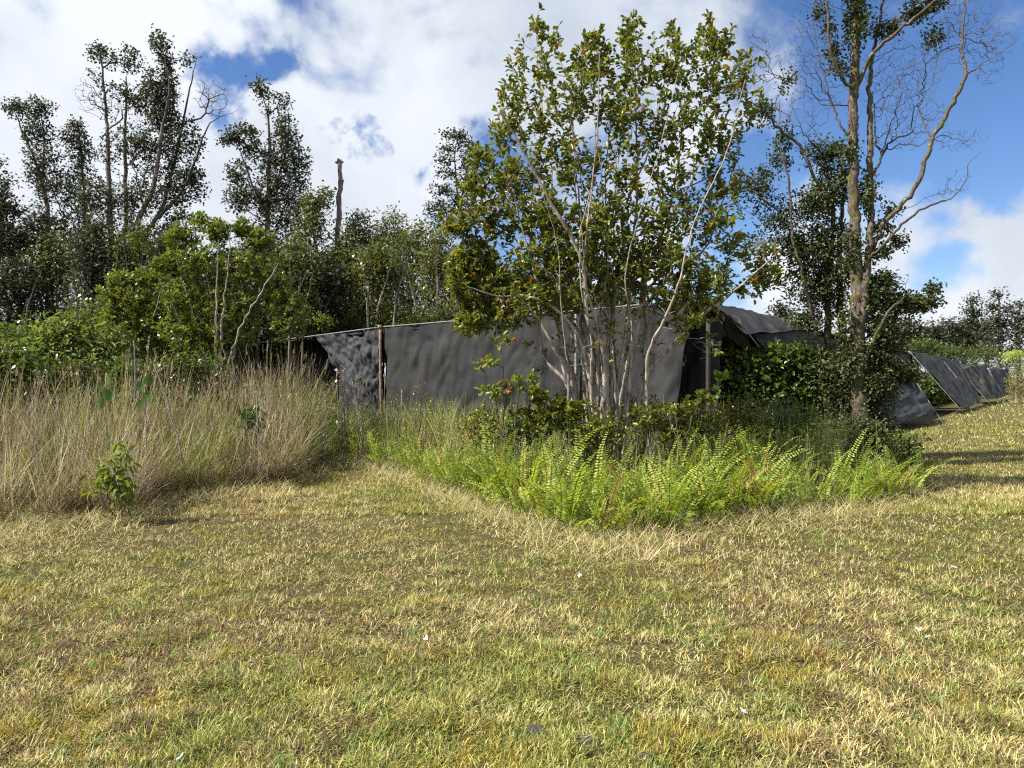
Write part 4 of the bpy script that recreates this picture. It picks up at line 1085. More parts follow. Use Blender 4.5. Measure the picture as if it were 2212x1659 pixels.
# ------------------------------------------------------------------ trees on the left and behind
def build_back_trees():
    TRUNK_K[0] = 0.6
    mo = (M_BARK_O, M_TWIG, M_OHIA)
    G = 'tall dark trees behind the weeds'
    kw = dict(leaf=(0.105, 0.075), nleaf=9, spread=0.085, r0=0.007, ex=2.45, thr=0.05, step=0.3, bf=0.18, up=0.6, wig=0.13, rmax=0.06, group=G)
    d = 25.0
    b = lambda x, y, rx, ry, n, lv=1.0, rz=None: blob(d, x, y, rx, ry, int(n * 1.4), lv * .95, rz)
    # big multi stemmed tree
    paths = [
        (True, row(d, [(262, 815, .26), (258, 640, .22), (240, 520, .16), (236, 412, .14), (231, 270, .09), (220, 137, .045), (212, 108, .02)])),
        (False, row(d, [(258, 600, .14, .2), (272, 480, .12, .4), (271, 402, .11, .5), (271, 253, .07, .6), (273, 164, .03, .6)])),
        (False, row(d, [(262, 640, .16), (297, 485, .14, -.3), (331, 402, .12, -.4), (350, 286, .09, -.5), (366, 180, .04, -.5), (345, 90, .015, -.5)])),
        (False, row(d, [(300, 520, .12), (345, 460, .11), (364, 402, .10, .4), (397, 253, .06, .6), (410, 190, .045, .7), (426, 121, .015, .7)])),
        (False, row(d, [(345, 470, .09), (400, 400, .08, -.5), (440, 293, .045, -1), (463, 260, .03, -1), (512, 240, .012, -1)])),
    ]
    blobs = [b(212, 112, 20, 20, 24), b(250, 130, 30, 16, 16, .7), b(285, 130, 30, 26, 30, .8), b(345, 95, 20, 26, 30), b(360, 130, 20, 26, 30), b(345, 190, 42, 45, 130), b(352, 250, 40, 45, 120), b(300, 220, 30, 30, 40), b(265, 200, 22, 30, 22, .7),
             b(330, 330, 60, 55, 110), b(400, 310, 40, 55, 90), b(240, 330, 45, 45, 50, .8), b(290, 300, 35, 40, 50), b(400, 400, 48, 45, 100), b(320, 420, 80, 50, 150), b(220, 430, 60, 50, 110), b(420, 380, 24, 14, 20), b(280, 520, 120, 60, 240), b(380, 480, 50, 40, 60),
             b(405, 125, 22, 22, 16, .6), b(200, 170, 25, 30, 20, .4), b(185, 210, 26, 40, 50, 0), b(465, 215, 38, 42, 70, 0), b(440, 200, 26, 40, 30, .0), b(240, 230, 30, 50, 50, .2), b(300, 600, 130, 50, 160), b(200, 560, 60, 60, 90)]
    make_tree('ohia_tree', 'tallest tree of the left grove, several stems and a bare branch at its right', 'tree', ground_pt(262, d), paths, blobs, 61, mo, PAL_OHIA, **kw)
    d = 26.0
    paths = [(True, row(d, [(110, 810, .2), (108, 600, .16), (100, 440, .12), (76, 346, .07), (50, 290, .05), (30, 240, .02)])),
             (False, row(d, [(90, 400, .07), (95, 320, .05), (88, 225, .02)]))]
    blobs = [b(35, 235, 24, 22, 36), b(85, 235, 30, 24, 50), b(80, 285, 38, 28, 60), b(95, 340, 40, 36, 70), b(120, 400, 50, 40, 110), b(70, 380, 20, 20, 14), b(110, 480, 70, 50, 150), b(60, 540, 70, 50, 100)]
    make_tree('ohia_tree', 'tree leaning left with a two lobed crown left of the tallest one', 'tree', ground_pt(110, d), paths, blobs, 62, mo, PAL_OHIA, **kw)
    d = 27.0
    paths = [(True, row(d, [(190, 810, .16), (185, 600, .12), (182, 430, .08), (170, 270, .02)]))]
    blobs = [b(165, 275, 16, 22, 26), b(150, 300, 20, 22, 26), b(175, 320, 26, 36, 60), b(178, 380, 28, 40, 50), b(180, 440, 40, 40, 70), b(160, 520, 50, 50, 80)]
    make_tree('ohia_tree', 'small narrow tree between the leaning tree and the tallest one', 'tree', ground_pt(190, d), paths, blobs, 63, mo, PAL_OHIA, **kw)
    d = 22.0
    paths = [(True, row(d, [(-20, 830, .18), (-12, 640, .14), (5, 480, .08), (0, 380, .02)])), (True, row(d, [(44, 830, .12), (40, 640, .10), (30, 520, .05)]))]
    blobs = [b(0, 350, 14, 10, 6), b(0, 400, 30, 30, 30), b(5, 450, 45, 40, 90), b(40, 510, 50, 45, 110), b(0, 540, 60, 50, 110), b(70, 590, 60, 40, 80), b(-60, 450, 60, 80, 110)]
    make_tree('ohia_tree', 'tree at the picture edge, its lower crown overlapping the leaning tree', 'tree', ground_pt(-20, d), paths, blobs, 64, mo, PAL_OHIA, **kw)
    d = 24.0
    paths = [(True, row(d, [(582, 812, .2), (580, 640, .17), (578, 451, .12), (582, 286, .07), (568, 203, .025)])),
             (False, row(d, [(580, 470, .08), (545, 400, .06, -.4), (520, 330, .035, -.6), (492, 300, .015, -.7)])),
             (False, row(d, [(580, 430, .08), (615, 340, .05, .4), (625, 260, .03, .5), (612, 210, .012, .5)]))]
    blobs = [b(562, 190, 18, 18, 22), b(585, 205, 22, 16, 16, .6), b(612, 225, 20, 26, 24, .5), b(575, 240, 18, 26, 14, .6), b(535, 280, 32, 14, 26), b(500, 300, 26, 12, 26), b(540, 320, 26, 26, 34), b(615, 290, 30, 40, 80), b(640, 350, 28, 45, 70), b(590, 350, 40, 40, 80),
             b(610, 400, 55, 40, 120), b(515, 375, 28, 30, 40), b(515, 430, 26, 40, 50), b(560, 430, 40, 40, 70), b(620, 460, 70, 40, 110), b(600, 520, 90, 50, 150), b(500, 300, 26, 12, 10)]
    make_tree('ohia_tree', 'pointed tree between the left grove and the dead snag', 'tree', ground_pt(582, d), paths, blobs, 65, mo, PAL_OHIA, **kw)
    d = 23.0
    paths = [(True, row(d, [(690, 812, .12), (690, 640, .10), (680, 520, .06), (672, 440, .02)]))]
    blobs = [b(680, 440, 40, 24, 60), b(705, 420, 20, 14, 16), b(680, 490, 50, 40, 100), b(660, 560, 60, 50, 120), b(700, 600, 50, 50, 80)]
    make_tree('ohia_tree', 'lower round tree touching the dead snag on its left', 'tree', ground_pt(690, d), paths, blobs, 66, mo, PAL_THICK, **kw)
    d = 30.0
    paths = [(True, row(d, [(1012, 812, .16), (1008, 640, .14), (1000, 520, .10), (990, 430, .07), (982, 340, .04), (992, 290, .015)])),
             (False, row(d, [(996, 500, .06), (1010, 420, .04, .4), (1010, 330, .02, .4)]))]
    blobs = [b(985, 292, 34, 12, 30), b(1005, 310, 22, 16, 22), b(960, 320, 22, 14, 18, .9), b(955, 345, 22, 14, 20), b(1005, 350, 24, 20, 26), b(970, 375, 26, 14, 22), b(1010, 400, 20, 30, 26), b(955, 410, 30, 16, 28), b(990, 440, 34, 24, 40), b(945, 450, 30, 22, 40), b(965, 490, 40, 28, 60),
             b(1090, 430, 50, 40, 60), b(1060, 400, 30, 30, 30)]
    make_tree('ohia_tree', 'slender airy tree far behind, touching the guava crown on its left', 'tree', ground_pt(1012, d), paths, blobs, 67, mo, PAL_OHIA, **{**kw, 'nleaf': 7, 'leaf': (0.13, 0.085)})
    TRUNK_K[0] = 0.8
    # dead snag
    d = 24.5; og = ground_pt(731, d)
    root = thing('dead_snag', 'bare broken dead trunk standing alone against the clouds', 'dead tree', og)
    bf = Buf(); pth = smooth_path(row(d, [(729, 812, .13), (731, 640, .12), (729, 512, .105), (733, 462, .10), (731, 430, .11), (736, 396, .085), (733, 370, .085), (734, 346, .075)]), .15, .012, 3)
    tube(bf, pth[:, :3], pth[:, 3] * np.random.default_rng(1).uniform(.9, 1.15, len(pth)), 9); link('trunk', bf.mesh('trunk', M_BARK_O, og, True), root)
    for a_, b_ in (((738, 400), (742, 388)), ((730, 352), (724, 350)), ((736, 352), (742, 349)), ((731, 348), (730, 342))):
        bf = Buf(); tube(bf, np.array([W(*a_, d), W(*b_, d)]), [.05, .025], 6); link('branch_stub', bf.mesh('branch_stub', M_BARK_O, og), root)

    TRUNK_K[0] = 1.0
    # multi stemmed thicket behind the shade house
    G2 = 'thicket trees behind the shade house'
    spots = [(640, 560, 26, 'thicket tree behind the low end of the shade house roof'),
             (745, 500, 23, 'thicket tree directly beside the dead snag, its crown below the broken top'),
             (775, 452, 25, 'thicket tree with the upright tuft right of the dead snag'),
             (850, 452, 26, 'thicket tree with the ragged double tip between snag and airy tree'),
             (900, 480, 24, 'thicket tree left of the airy slender tree, pale stems'),
             (955, 500, 23, 'thicket tree under the airy slender tree'),
             (820, 520, 21, 'lower thicket tree above the rusty post'),
             (1040, 530, 24, 'thicket tree showing left through the guava leaves'),
             (1130, 560, 24, 'thicket tree showing among the left guava stems'),
             (1220, 590, 25, 'thicket tree showing between the middle guava stems'),
             (1330, 600, 27, 'thicket tree low behind the right guava stems'),
             (30, 560, 21, 'dark understory tree at the picture edge under the left grove'), (120, 500, 22, 'dark understory tree under the leaning tree'), (205, 480, 20, 'dark understory tree just left of the tallest trunk'),
             (300, 490, 20, 'dark understory tree just right of the tallest trunk'), (375, 500, 19, 'dark understory tree behind the bright green guava'), (470, 560, 20, 'dark understory tree behind the middle of the bright green guava'),
             (560, 500, 21, 'understory tree under the pointed tree'), (630, 520, 20, 'understory tree between the pointed tree and the dead snag'), (700, 540, 21, 'understory tree at the foot of the dead snag')]
    for i, (x, top, d, lab) in enumerate(spots):
        r = np.random.default_rng(300 + i); paths = []
        ns = 9; left = i > 10
        for s in range(ns):
            x0 = x + r.uniform(-30, 30); x1 = x + r.uniform(-55, 55); dz = r.uniform(-1, 1); rb = r.uniform(.03, .05)
            t_ = top + r.uniform(25, 90)
            rows = [[*W(x0, 800, d + dz), rb], [*W(x0 + (x1 - x0) * .3, 690, d + dz), rb * .85], [*W(x0 + (x1 - x0) * .6, (690 + t_) / 2, d + dz * 1.3), rb * .6], [*W(x1, t_, d + dz * 1.5), rb * .25]]
            rows[0][2] = 0; paths.append((True, rows))
        b = lambda x_, y, rx, ry, n, lv=1.0, rz=None: blob(d, x_, y, rx, ry, n, lv, rz)
        hh = 700 - top
        blobs = [b(x + r.uniform(-12, 12), top + 18, 24, 20, 34), b(x - 18, top + 55, 40, 36, 80), b(x + 20, top + 60, 40, 36, 80), b(x, top + hh * .45, 62, 45, 150), b(x, top + hh * .7, 66, 50, 150, .9), b(x, top + hh * .95, 66, 45, 120, .9)]
        if left: blobs += [b(x, top + hh * 1.2, 75, 35, 110)]
        make_tree('thicket_tree', lab, 'tree', ground_pt(x, d), paths, blobs, 330 + i, (M_BARK_O if left else M_BARK_G, M_TWIG, M_OHIA if left else M_GUAVA), PAL_OHIA if left and i % 2 else PAL_THICK, group=G2 if not left else 'understory trees of the left grove',
                  leaf=(0.12, 0.07), nleaf=8, spread=0.13, r0=.008, ex=2.5, thr=.022, step=.34, bf=.18, up=.8, wig=.1, rmax=.035, parts=('stems', 'branches', 'foliage'))

    # lighter green guavas between the dry grass and the grove
    G3 = 'guava shrubs behind the dry grass'
    for i, (lab, d, x, stems, blobs_) in enumerate([
        ('bright green guava with upright top shoots behind the dry grass', 14.0, 470, [(420, 480), (440, 560), (500, 490), (380, 560), (540, 520), (470, 520), (600, 570), (340, 600)],
         [(620, 680, 50, 60, 90), (440, 740, 80, 30, 80), (432, 478, 22, 20, 22), (390, 510, 40, 26, 50), (470, 500, 40, 26, 60), (520, 490, 26, 20, 30), (560, 520, 36, 26, 50), (440, 560, 80, 40, 130), (540, 580, 70, 45, 130), (360, 570, 30, 26, 40), (400, 640, 70, 45, 120), (500, 660, 80, 45, 130), (600, 620, 40, 40, 60), (440, 710, 90, 30, 100), (530, 700, 40, 26, 40), (390, 710, 60, 40, 60)]),
        ('guava shrub with orange tinged leaf tips left of the bright one', 14.6, 300, [(260, 600), (300, 590), (330, 610), (280, 640), (350, 620)],
         [(240, 640, 30, 40, 50), (250, 700, 40, 50, 70), (380, 660, 30, 50, 60), (260, 605, 30, 24, 40), (310, 600, 40, 24, 60), (350, 610, 30, 30, 40), (290, 650, 60, 36, 110), (340, 690, 60, 40, 110), (270, 700, 50, 30, 70), (300, 740, 60, 30, 70)]),
        ('round guava shrub against the dark end of the shade house', 21.5, 650, [(640, 620), (680, 650), (620, 640), (660, 660)],
         [(640, 640, 50, 34, 80), (690, 670, 36, 26, 60), (620, 690, 60, 28, 90), (680, 705, 40, 16, 50), (590, 670, 50, 40, 80)]),
    ]):
        r = np.random.default_rng(400 + i); paths = []
        for (sx, sy) in stems:
            x0 = x + r.uniform(-25, 25); dz = r.uniform(-.8, .8)
            rows = [[*W(x0, 850, d), .03], [*W(x0 * .6 + sx * .4, 740, d + dz * .5), .022], [*W(sx, sy, d + dz), .008]]; rows[0][2] = 0
            paths.append((True, rows))
        blobs = [blob(d, q[0], q[1], q[2], q[3], int(q[4] * 2.2)) for q in blobs_]
        make_tree('guava_shrub', lab, 'shrub', ground_pt(x, d), paths, blobs, 420 + i, (M_BARK_G, M_TWIG_PALE, M_GUAVA), PAL_GUAVA_L, group=G3,
                  leaf=(0.088, 0.048), nleaf=6.5, spread=0.10, r0=.003, ex=2.5, thr=.012, step=.2, bf=.15, up=.8, wig=.1, rosette=True, rmax=.03, simple=True, parts=('stems', 'branches', 'foliage'))


build_back_trees()


# ------------------------------------------------------------------ far trees on the right
def build_far():
    G = 'far trees at the end of the lane'
    T = [(2100, 638, 74, 22, 'tall thin tree at the lane end, left of the broad topped one'), (2158, 626, 72, 36, 'broad topped tall tree over the far shade panels'), (2203, 648, 76, 26, 'tall tree at the picture edge above the yellow shrub'),
         (2050, 690, 66, 36, 'lower rounded far tree above the pale pole\'s panel'), (2010, 700, 62, 30, 'low far tree just right of the pale pole'), (2080, 700, 70, 30, 'middling far tree before the tall thin one'),
         (1965, 690, 58, 34, 'far tree above the pale pole, partly behind mossy tree leaves'), (1925, 680, 60, 34, 'far tree half hidden by the mossy tree'), (2130, 690, 80, 30, 'farther tree between the tall thin and the broad topped one'),
         (2240, 660, 70, 34, 'far tree past the lane end'), (1690, 600 + 60, 50, 26, 'far tree seen through the gap above the side cloth')]
    for i, (x, top, d, w, lab) in enumerate(T):
        r = np.random.default_rng(500 + i)
        p = [(True, row(d, [(x, 812, .24), (x + r.uniform(-4, 4), 740, .2), (x + r.uniform(-4, 4), (740 + top) / 2, .14), (x, top + 6, .05)]))]
        p[0][1][0][2] = 0
        h = 770 - top
        blobs = [blob(d, x + r.uniform(-5, 5), top + 10, w * .45, 9, 22), blob(d, x - w * .4, top + h * .25, w * .5, 9, 24), blob(d, x + w * .4, top + h * .3, w * .5, 9, 24), blob(d, x - w * .3, top + h * .45, w * .6, 12, 36), blob(d, x + w * .35, top + h * .5, w * .6, 12, 36),
                 blob(d, x, top + h * .68, w * .9, 14, 50), blob(d, x, top + h * .88, w, 12, 40)]
        make_tree('far_tree', lab, 'tree', ground_pt(x, d), p, blobs, 520 + i, (M_TWIG_PALE, M_TWIG, M_OHIA), PAL_OHIA, group=G, leaf=(.26, .19), nleaf=8, spread=.30, r0=.03, ex=2.3, thr=.09, step=.9, bf=.15, up=.5, wig=.15, rmax=.12)
    G = 'low shrubs behind the shade panels'
    for i, (x, y, w, h, d, pal, lab) in enumerate([(2000, 748, 46, 14, 48, PAL_BUSH, 'bright low shrub behind the pale pole\'s panel'), (2060, 762, 40, 14, 52, PAL_BUSH, 'green shrub behind the seam roped panel'), (2120, 765, 44, 20, 62, PAL_BUSH, 'green shrub behind the stained panel'),
                                         (2180, 775, 40, 20, 66, PAL_BUSH, 'green shrub behind the farthest panel'), (1945, 800, 30, 50, 33, PAL_BUSH, 'dark shrub below the pale free standing pole'), (2010, 845, 40, 34, 36, PAL_BUSH, 'shrub in the gap between the two largest panels')]):
        base = ground_pt(x, d); k = d / F_PX
        p = [(True, [[*base, .05], [base[0], base[1], max(.3, W(x, y, d)[2] * .6), .03]])]
        blobs = [blob(d, x, y, w, h, 150), blob(d, x, (y + 812) / 2 + 5, w, 26, 130)]
        make_tree('far_shrub', lab, 'shrub', base, p, blobs, 560 + i, (M_TWIG, M_TWIG, M_GUAVA), pal, group=G, leaf=(.15, .09), nleaf=8, spread=.16, r0=.01, ex=2.3, thr=.03, step=.6, bf=.15, up=.3, wig=.15, parts=('stems', 'branches', 'foliage'))
    # yellow flowering shrub at the lane edge
    d = 44; base = ground_pt(2196, d)
    p = [(True, [[*base, .05], [*W(2194, 800, d), .03], [*W(2196, 775, d), .015]])]
    blobs = [blob(d, 2186, 768, 22, 8, 60), blob(d, 2200, 765, 18, 8, 50), blob(d, 2176, 778, 14, 6, 26), blob(d, 2205, 790, 14, 10, 26), ]
    make_tree('flowering_shrub', 'shrub with pale yellow tops at the far end of the lane', 'shrub', base, p, blobs, 581, (M_TWIG_PALE, M_TWIG_PALE, M_GUAVA), [(5, (0.50, 0.60, 0.20)), (3, (0.30, 0.38, 0.10))], leaf=(.12, .07), nleaf=6, spread=.08, r0=.008, thr=.03, step=.4, bf=.15, up=.3, parts=('stems', 'branches', 'foliage'))
    base = ground_pt(2205, 42); p = [(True, [[*base, .04], [*W(2205, 810, 42), .02]])]
    make_tree('far_shrub', 'yellow green shrub below the pale yellow tops', 'shrub', base, p, [blob(42, 2195, 830, 22, 30, 150), blob(42, 2215, 815, 20, 40, 120)], 582, (M_TWIG_PALE, M_TWIG_PALE, M_GUAVA), [(5, (0.26, 0.26, 0.07)), (3, (0.13, 0.15, 0.04))], group=G, leaf=(.12, .05), nleaf=6, spread=.12, r0=.008, thr=.03, step=.4, bf=.15, up=.3, parts=('stems', 'branches', 'foliage'))


build_far()


# ------------------------------------------------------------------ ferns
def fern_mesh(seed, nf, lo, hi):
    r = np.random.default_rng(seed); buf = Buf()
    for f in range(nf):
        az = r.uniform(0, 2 * math.pi); L_ = r.uniform(lo, hi); th0 = r.uniform(0.05, 0.65); th1 = th0 + r.uniform(0.2, 1.5)
        n = 34; t = np.linspace(0, 1, n); th = th0 + (th1 - th0) * t ** 2.2
        hd = np.array([math.cos(az), math.sin(az), 0]); up = np.array([0, 0, 1.])
        steps = (hd * np.sin(th)[:, None] + up * np.cos(th)[:, None]) * (L_ / n); P = np.cumsum(steps, 0) + np.array([r.normal(0, .04), r.normal(0, .04), 0])
        T = nrm(steps); tw = az + math.pi / 2 + r.normal(0, .5)
        sd_ = np.array([math.cos(tw), math.sin(tw), 0]); sd_ = nrm(sd_ - T * (T @ sd_)[:, None]); nn = np.cross(T, sd_)
        tube(buf, P[::3], np.linspace(.004, .0015, len(P[::3])), 3, (0.12, 0.11, 0.04), cap=False)
        shape = np.clip(np.minimum(t / .12, 1) * (1 - t) ** 0.55, 0.05, 1)
        k = t > 0.10
        base = np.array([0.42, 0.52, 0.085]) * r.uniform(0.5, 1.15)
        if r.uniform() < .10: base = np.array([0.50, 0.48, 0.09])
        if r.uniform() < .03: base = np.array([0.36, 0.22, 0.10])
        wl = r.uniform(.055, .08)
        for sg in (-1, 1):
            D = sd_[k] * sg + T[k] * 0.22 + r.normal(0, .11, (k.sum(), 3)) - np.array([0, 0, .15])
            V, F, m = leaves(P[k], D, nn[k] + r.normal(0, .2, (k.sum(), 3)), wl * shape[k] * r.uniform(.85, 1.15, k.sum()), np.full(k.sum(), .0185) * (0.6 + .4 * shape[k]), .2, True)
            buf.add(V, F, np.repeat(base * r.uniform(.8, 1.2, (k.sum(), 1)), m, axis=0))
    return buf.mesh('sword_fern', M_FERN)


def build_ferns():
    r = np.random.default_rng(77)
    meshes = [fern_mesh(90 + i, nf, lo, hi) for i, (nf, lo, hi) in enumerate([(5, .45, .75), (6, .45, .9), (4, .3, .6), (7, .5, .95), (3, .3, .5), (5, .45, .8), (4, .5, 1.0), (6, .35, .7), (5, .4, .85), (3, .5, .8)])]
    zones = [  # u0,u1, depth behind the edge d0,d1, count, scale, label
        (1060, 1250, .1, 1.8, 44, 1.08, 'bright sword fern at the left foot of the guava'),
        (1250, 1480, .15, 2.0, 60, 1.05, 'bright sword fern directly before the guava stems'),
        (1480, 1680, .2, 2.2, 58, 1.15, 'tall sword fern right of the guava stems'),
        (1680, 1990, .05, 1.2, 46, .85, 'short sword fern at the mown edge before the mossy tree'),
        (760, 1060, .3, 2.6, 36, .9, 'sword fern standing in the weeds left of the guava'),
        (380, 640, .0, .35, 5, .6, 'low sword fern at the foot of the dry grass')]
    for (u0, u1, a, b_, n, sc, lab) in zones:
        for i in range(n):
            u = r.uniform(u0, u1); Y = float(edge_d(u)) + a + (b_ - a) * r.uniform(0, 1) ** 1.2; X = (u - CX) / F_PX * Y
            o = link('sword_fern', meshes[int(r.integers(0, 10))]); o.location = (X, Y, float(gz(np.array(X), np.array(Y))))
            o.rotation_euler = (r.normal(0, .15), r.normal(0, .15), r.uniform(0, 6.28)); s = sc * r.uniform(.75, 1.4); o.scale = (s, s, s)
            tag(o, lab, 'fern', lab.replace('fern', 'ferns', 1))
    # arching pale fronds over the weeds under the side cloth
    def arch(seed, n, L_):
        q = np.random.default_rng(seed); buf = Buf()
        for f in range(n):
            az = q.uniform(0, 6.28); m = 30; t = np.linspace(0, 1, m); th = .25 + 1.6 * t ** 1.3
            hd = np.array([math.cos(az), math.sin(az), 0]); st = (hd * np.sin(th)[:, None] + np.array([0, 0, 1.]) * np.cos(th)[:, None]) * (L_ * q.uniform(.7, 1.1) / m); P = np.cumsum(st, 0); T = nrm(st)
            sd_ = np.array([-math.sin(az), math.cos(az), 0]); tube(buf, P[::3], .004, 3, (.1, .1, .03), cap=False)
            base = np.array([.20, .31, .05]) * q.uniform(.7, 1.2)
            for i in range(6, m):
                l = .17 * math.sin(math.pi * min(1, (i / m) ** .8)) + .03; kk = 9
                for sg in (-1, 1):
                    dd = nrm(sd_ * sg + T[i] * .35 + [0, 0, -.2]); Q = P[i] + dd * np.linspace(.1, 1, kk)[:, None] * l
                    for s2 in (-1, 1):
                        V, F, mm = leaves(Q, np.broadcast_to(nrm(T[i] * s2 + dd * .4), (kk, 3)), np.broadcast_to(np.cross(dd, T[i]) * sg, (kk, 3)), np.full(kk, .026), np.full(kk, .010), .2, True)
                        buf.add(V, F, np.repeat(base * q.uniform(.8, 1.2, (kk, 1)), mm, axis=0))
        return buf.mesh('arching_fern', M_FERN)
    am = [arch(7, 7, 1.25), arch(8, 6, 1.1)]
    for i, (x, d_) in enumerate([(1565, 12.0), (1610, 11.6), (1650, 12.2), (1700, 11.8), (1735, 11.3), (1590, 12.8), (1680, 13.0)]):
        p = ground_pt(x, d_); o = link('arching_fern', am[i % 2]); o.location = (p[0], p[1], .1); o.rotation_euler = (0, 0, i * 1.3)
        tag(o, 'arching lacy fern under the flapping side cloth', 'fern', 'arching ferns under the side cloth')


build_ferns()


# ------------------------------------------------------------------ shrubs and single plants
def bush(name, lab, d, x, blobs, seed, pal=PAL_BUSH, leaf=(.05, .03), nleaf=7, mat=None, group=None, stems=6, rosette=False, spread=.07, simple=False, top=None, cat='shrub', droop=0.0, r0=.003):
    r = np.random.default_rng(seed); paths = []
    for s in range(stems):
        q = blobs[s % len(blobs)]; x0 = x + r.uniform(-12, 12) * 10 / d
        b0 = ground_pt(x0, d + r.uniform(-.15, .15)); t = W(q[0] + r.uniform(-.4, .4) * q[2], q[1], d + r.uniform(-.2, .2))
        m = b0 * .5 + t * .5 + r.normal(0, .04, 3)
        paths.append((True, [[*b0, r0 * 4], [*m, r0 * 3], [*t, r0 * 1.5]]))
    return make_tree(name, lab, cat, ground_pt(x, d), paths, [blob(d, *q) for q in blobs], seed, (M_TWIG, M_TWIG, mat or M_GUAVA), pal, group=group, leaf=leaf, nleaf=nleaf, spread=spread, r0=r0, thr=r0 * 3.2,
                     step=.14, bf=.15, up=.6, wig=.12, rosette=rosette, simple=simple, parts=('stems', 'branches', 'foliage'), droop=droop)


def build_plants():
    bush('guava_sapling', 'spindly young guava with one red leaf left of the guava stems', 9.0, 1095, [(1048, 790, 30, 22, 9), (1085, 735, 24, 14, 7), (1130, 830, 45, 24, 22), (1160, 850, 30, 16, 12), (1070, 850, 40, 30, 14)], 701,
         pal=[(6, (.14, .20, .035)), (3, (.22, .25, .05)), (.4, (.35, .16, .05)), (.12, (.5, .03, .05))], leaf=(.085, .045), rosette=True, nleaf=6, stems=5)
    bush('guava_sapling', 'low leafy young guava under the left guava stems', 9.1, 1210, [(1180, 880, 55, 28, 50), (1240, 890, 45, 26, 40), (1200, 920, 60, 24, 40), (1140, 900, 40, 24, 26)], 702, pal=PAL_GUAVA, leaf=(.075, .04), rosette=True, nleaf=6)
    bush('guava_sapling', 'low leafy young guava under the right guava stems', 9.2, 1430, [(1400, 900, 50, 26, 46), (1470, 880, 50, 22, 40), (1520, 860, 30, 16, 18), (1440, 930, 60, 24, 40)], 703, pal=PAL_GUAVA, leaf=(.075, .04), rosette=True, nleaf=6)
    for i, (x, d, y, rx, ry, n, lab) in enumerate([
            (1120, 9.4, 925, 50, 34, 46, 'ragged shrub left of the guava stems behind the ferns'), (1290, 9.0, 925, 60, 34, 60, 'ragged shrub hiding the feet of the guava stems'), (1370, 10.2, 885, 60, 30, 60, 'ragged shrub behind the middle guava stems'), (1230, 10.4, 880, 50, 30, 50, 'ragged shrub behind the left guava stems'),
            (1510, 9.6, 905, 60, 34, 56, 'ragged shrub below the dark corner post'), (1600, 10.2, 890, 60, 36, 60, 'ragged shrub right of the dark corner post'), (1700, 10.6, 900, 60, 40, 60, 'ragged shrub between the corner post and the mossy tree'), (1040, 9.8, 905, 44, 26, 30, 'thin shrub in the weeds left of the spindly guava')]):
        bush('low_shrub', lab, d, x, [(x, y, rx, ry, n), (x - rx * .5, y + 20, rx * .6, ry * .8, n // 2), (x + rx * .5, y + 24, rx * .6, ry * .8, n // 2)], 800 + i, pal=PAL_GUAVA if i % 3 else PAL_BUSH, leaf=(.062, .034), nleaf=6, spread=.06, simple=False, group='ragged shrubs around the guava', r0=.0025)
    bush('guava_sapling', 'single stem sapling with a bright tuft beside the dark corner post', 9.6, 1555, [(1556, 815, 14, 12, 7), (1548, 850, 12, 14, 4)], 704, pal=[(5, (.2, .3, .06))], leaf=(.08, .042), rosette=True, nleaf=6, stems=2)
    bush('undergrowth_bush', 'dark bush filling the gap below the flapping side cloth', 13.6, 1620, [(1700, 770, 50, 26, 90), (1760, 800, 40, 40, 90), (1660, 850, 90, 30, 120), (1750, 860, 50, 40, 90), (1580, 780, 50, 30, 90), (1640, 790, 50, 26, 90), (1700, 800, 50, 26, 80), (1620, 820, 90, 24, 90), (1560, 820, 30, 40, 40), (1740, 790, 40, 30, 60)], 705, leaf=(.10, .065), nleaf=7, stems=8)
    bush('undergrowth_bush', 'dark bush wrapped round the foot of the mossy tree', 13.25, 1845, [(1790, 900, 40, 50, 90), (1835, 960, 50, 40, 100), (1800, 850, 45, 40, 120), (1850, 880, 45, 40, 120), (1890, 900, 36, 40, 110), (1820, 930, 50, 36, 110), (1880, 960, 45, 34, 110), (1910, 850, 36, 30, 70), (1780, 800, 40, 30, 60)], 706,
         pal=PAL_OHIA_S, leaf=(.055, .038), nleaf=9, stems=10, mat=M_OHIA)
    bush('undergrowth_bush', 'black green bush in front of the foot of the mossy tree', 12.2, 1850, [(1815, 935, 44, 36, 100), (1868, 930, 34, 36, 90), (1850, 975, 60, 30, 100), (1790, 960, 36, 30, 60), (1900, 960, 30, 30, 60)], 715, pal=PAL_OHIA_S, leaf=(.055, .038), nleaf=9, stems=10, mat=M_OHIA)
    bush('round_leaved_shrub', 'round leaved shrub spilling onto the lawn right of the mossy tree', 11.9, 1930, [(1925, 965, 36, 26, 46), (1960, 985, 34, 22, 30), (1905, 1000, 40, 20, 30), (1985, 950, 16, 10, 7), (1950, 950, 16, 20, 12)], 707,
         pal=[(4, (.06, .1, .02)), (3, (.12, .18, .045)), (2, (.2, .25, .07))], leaf=(.065, .058), nleaf=5, stems=8)
    bush('leafy_sapling', 'bright yellow green sapling in the dry grass front', 7.95, 255, [(255, 1000, 20, 24, 10), (245, 1035, 30, 22, 18), (260, 1065, 30, 20, 16), (262, 968, 10, 10, 4)], 708,
         pal=[(5, (.14, .20, .04)), (2, (.22, .27, .06))], leaf=(.10, .045), nleaf=5, stems=3, droop=.5, mat=M_FERN, cat='sapling')
    bush('leafy_weed', 'dark broad leaved weed in the dry grass near the shade house', 10.9, 540, [(540, 905, 28, 20, 22)], 709, pal=[(5, (.06, .11, .03))], leaf=(.08, .055), nleaf=5, stems=3, cat='weed')
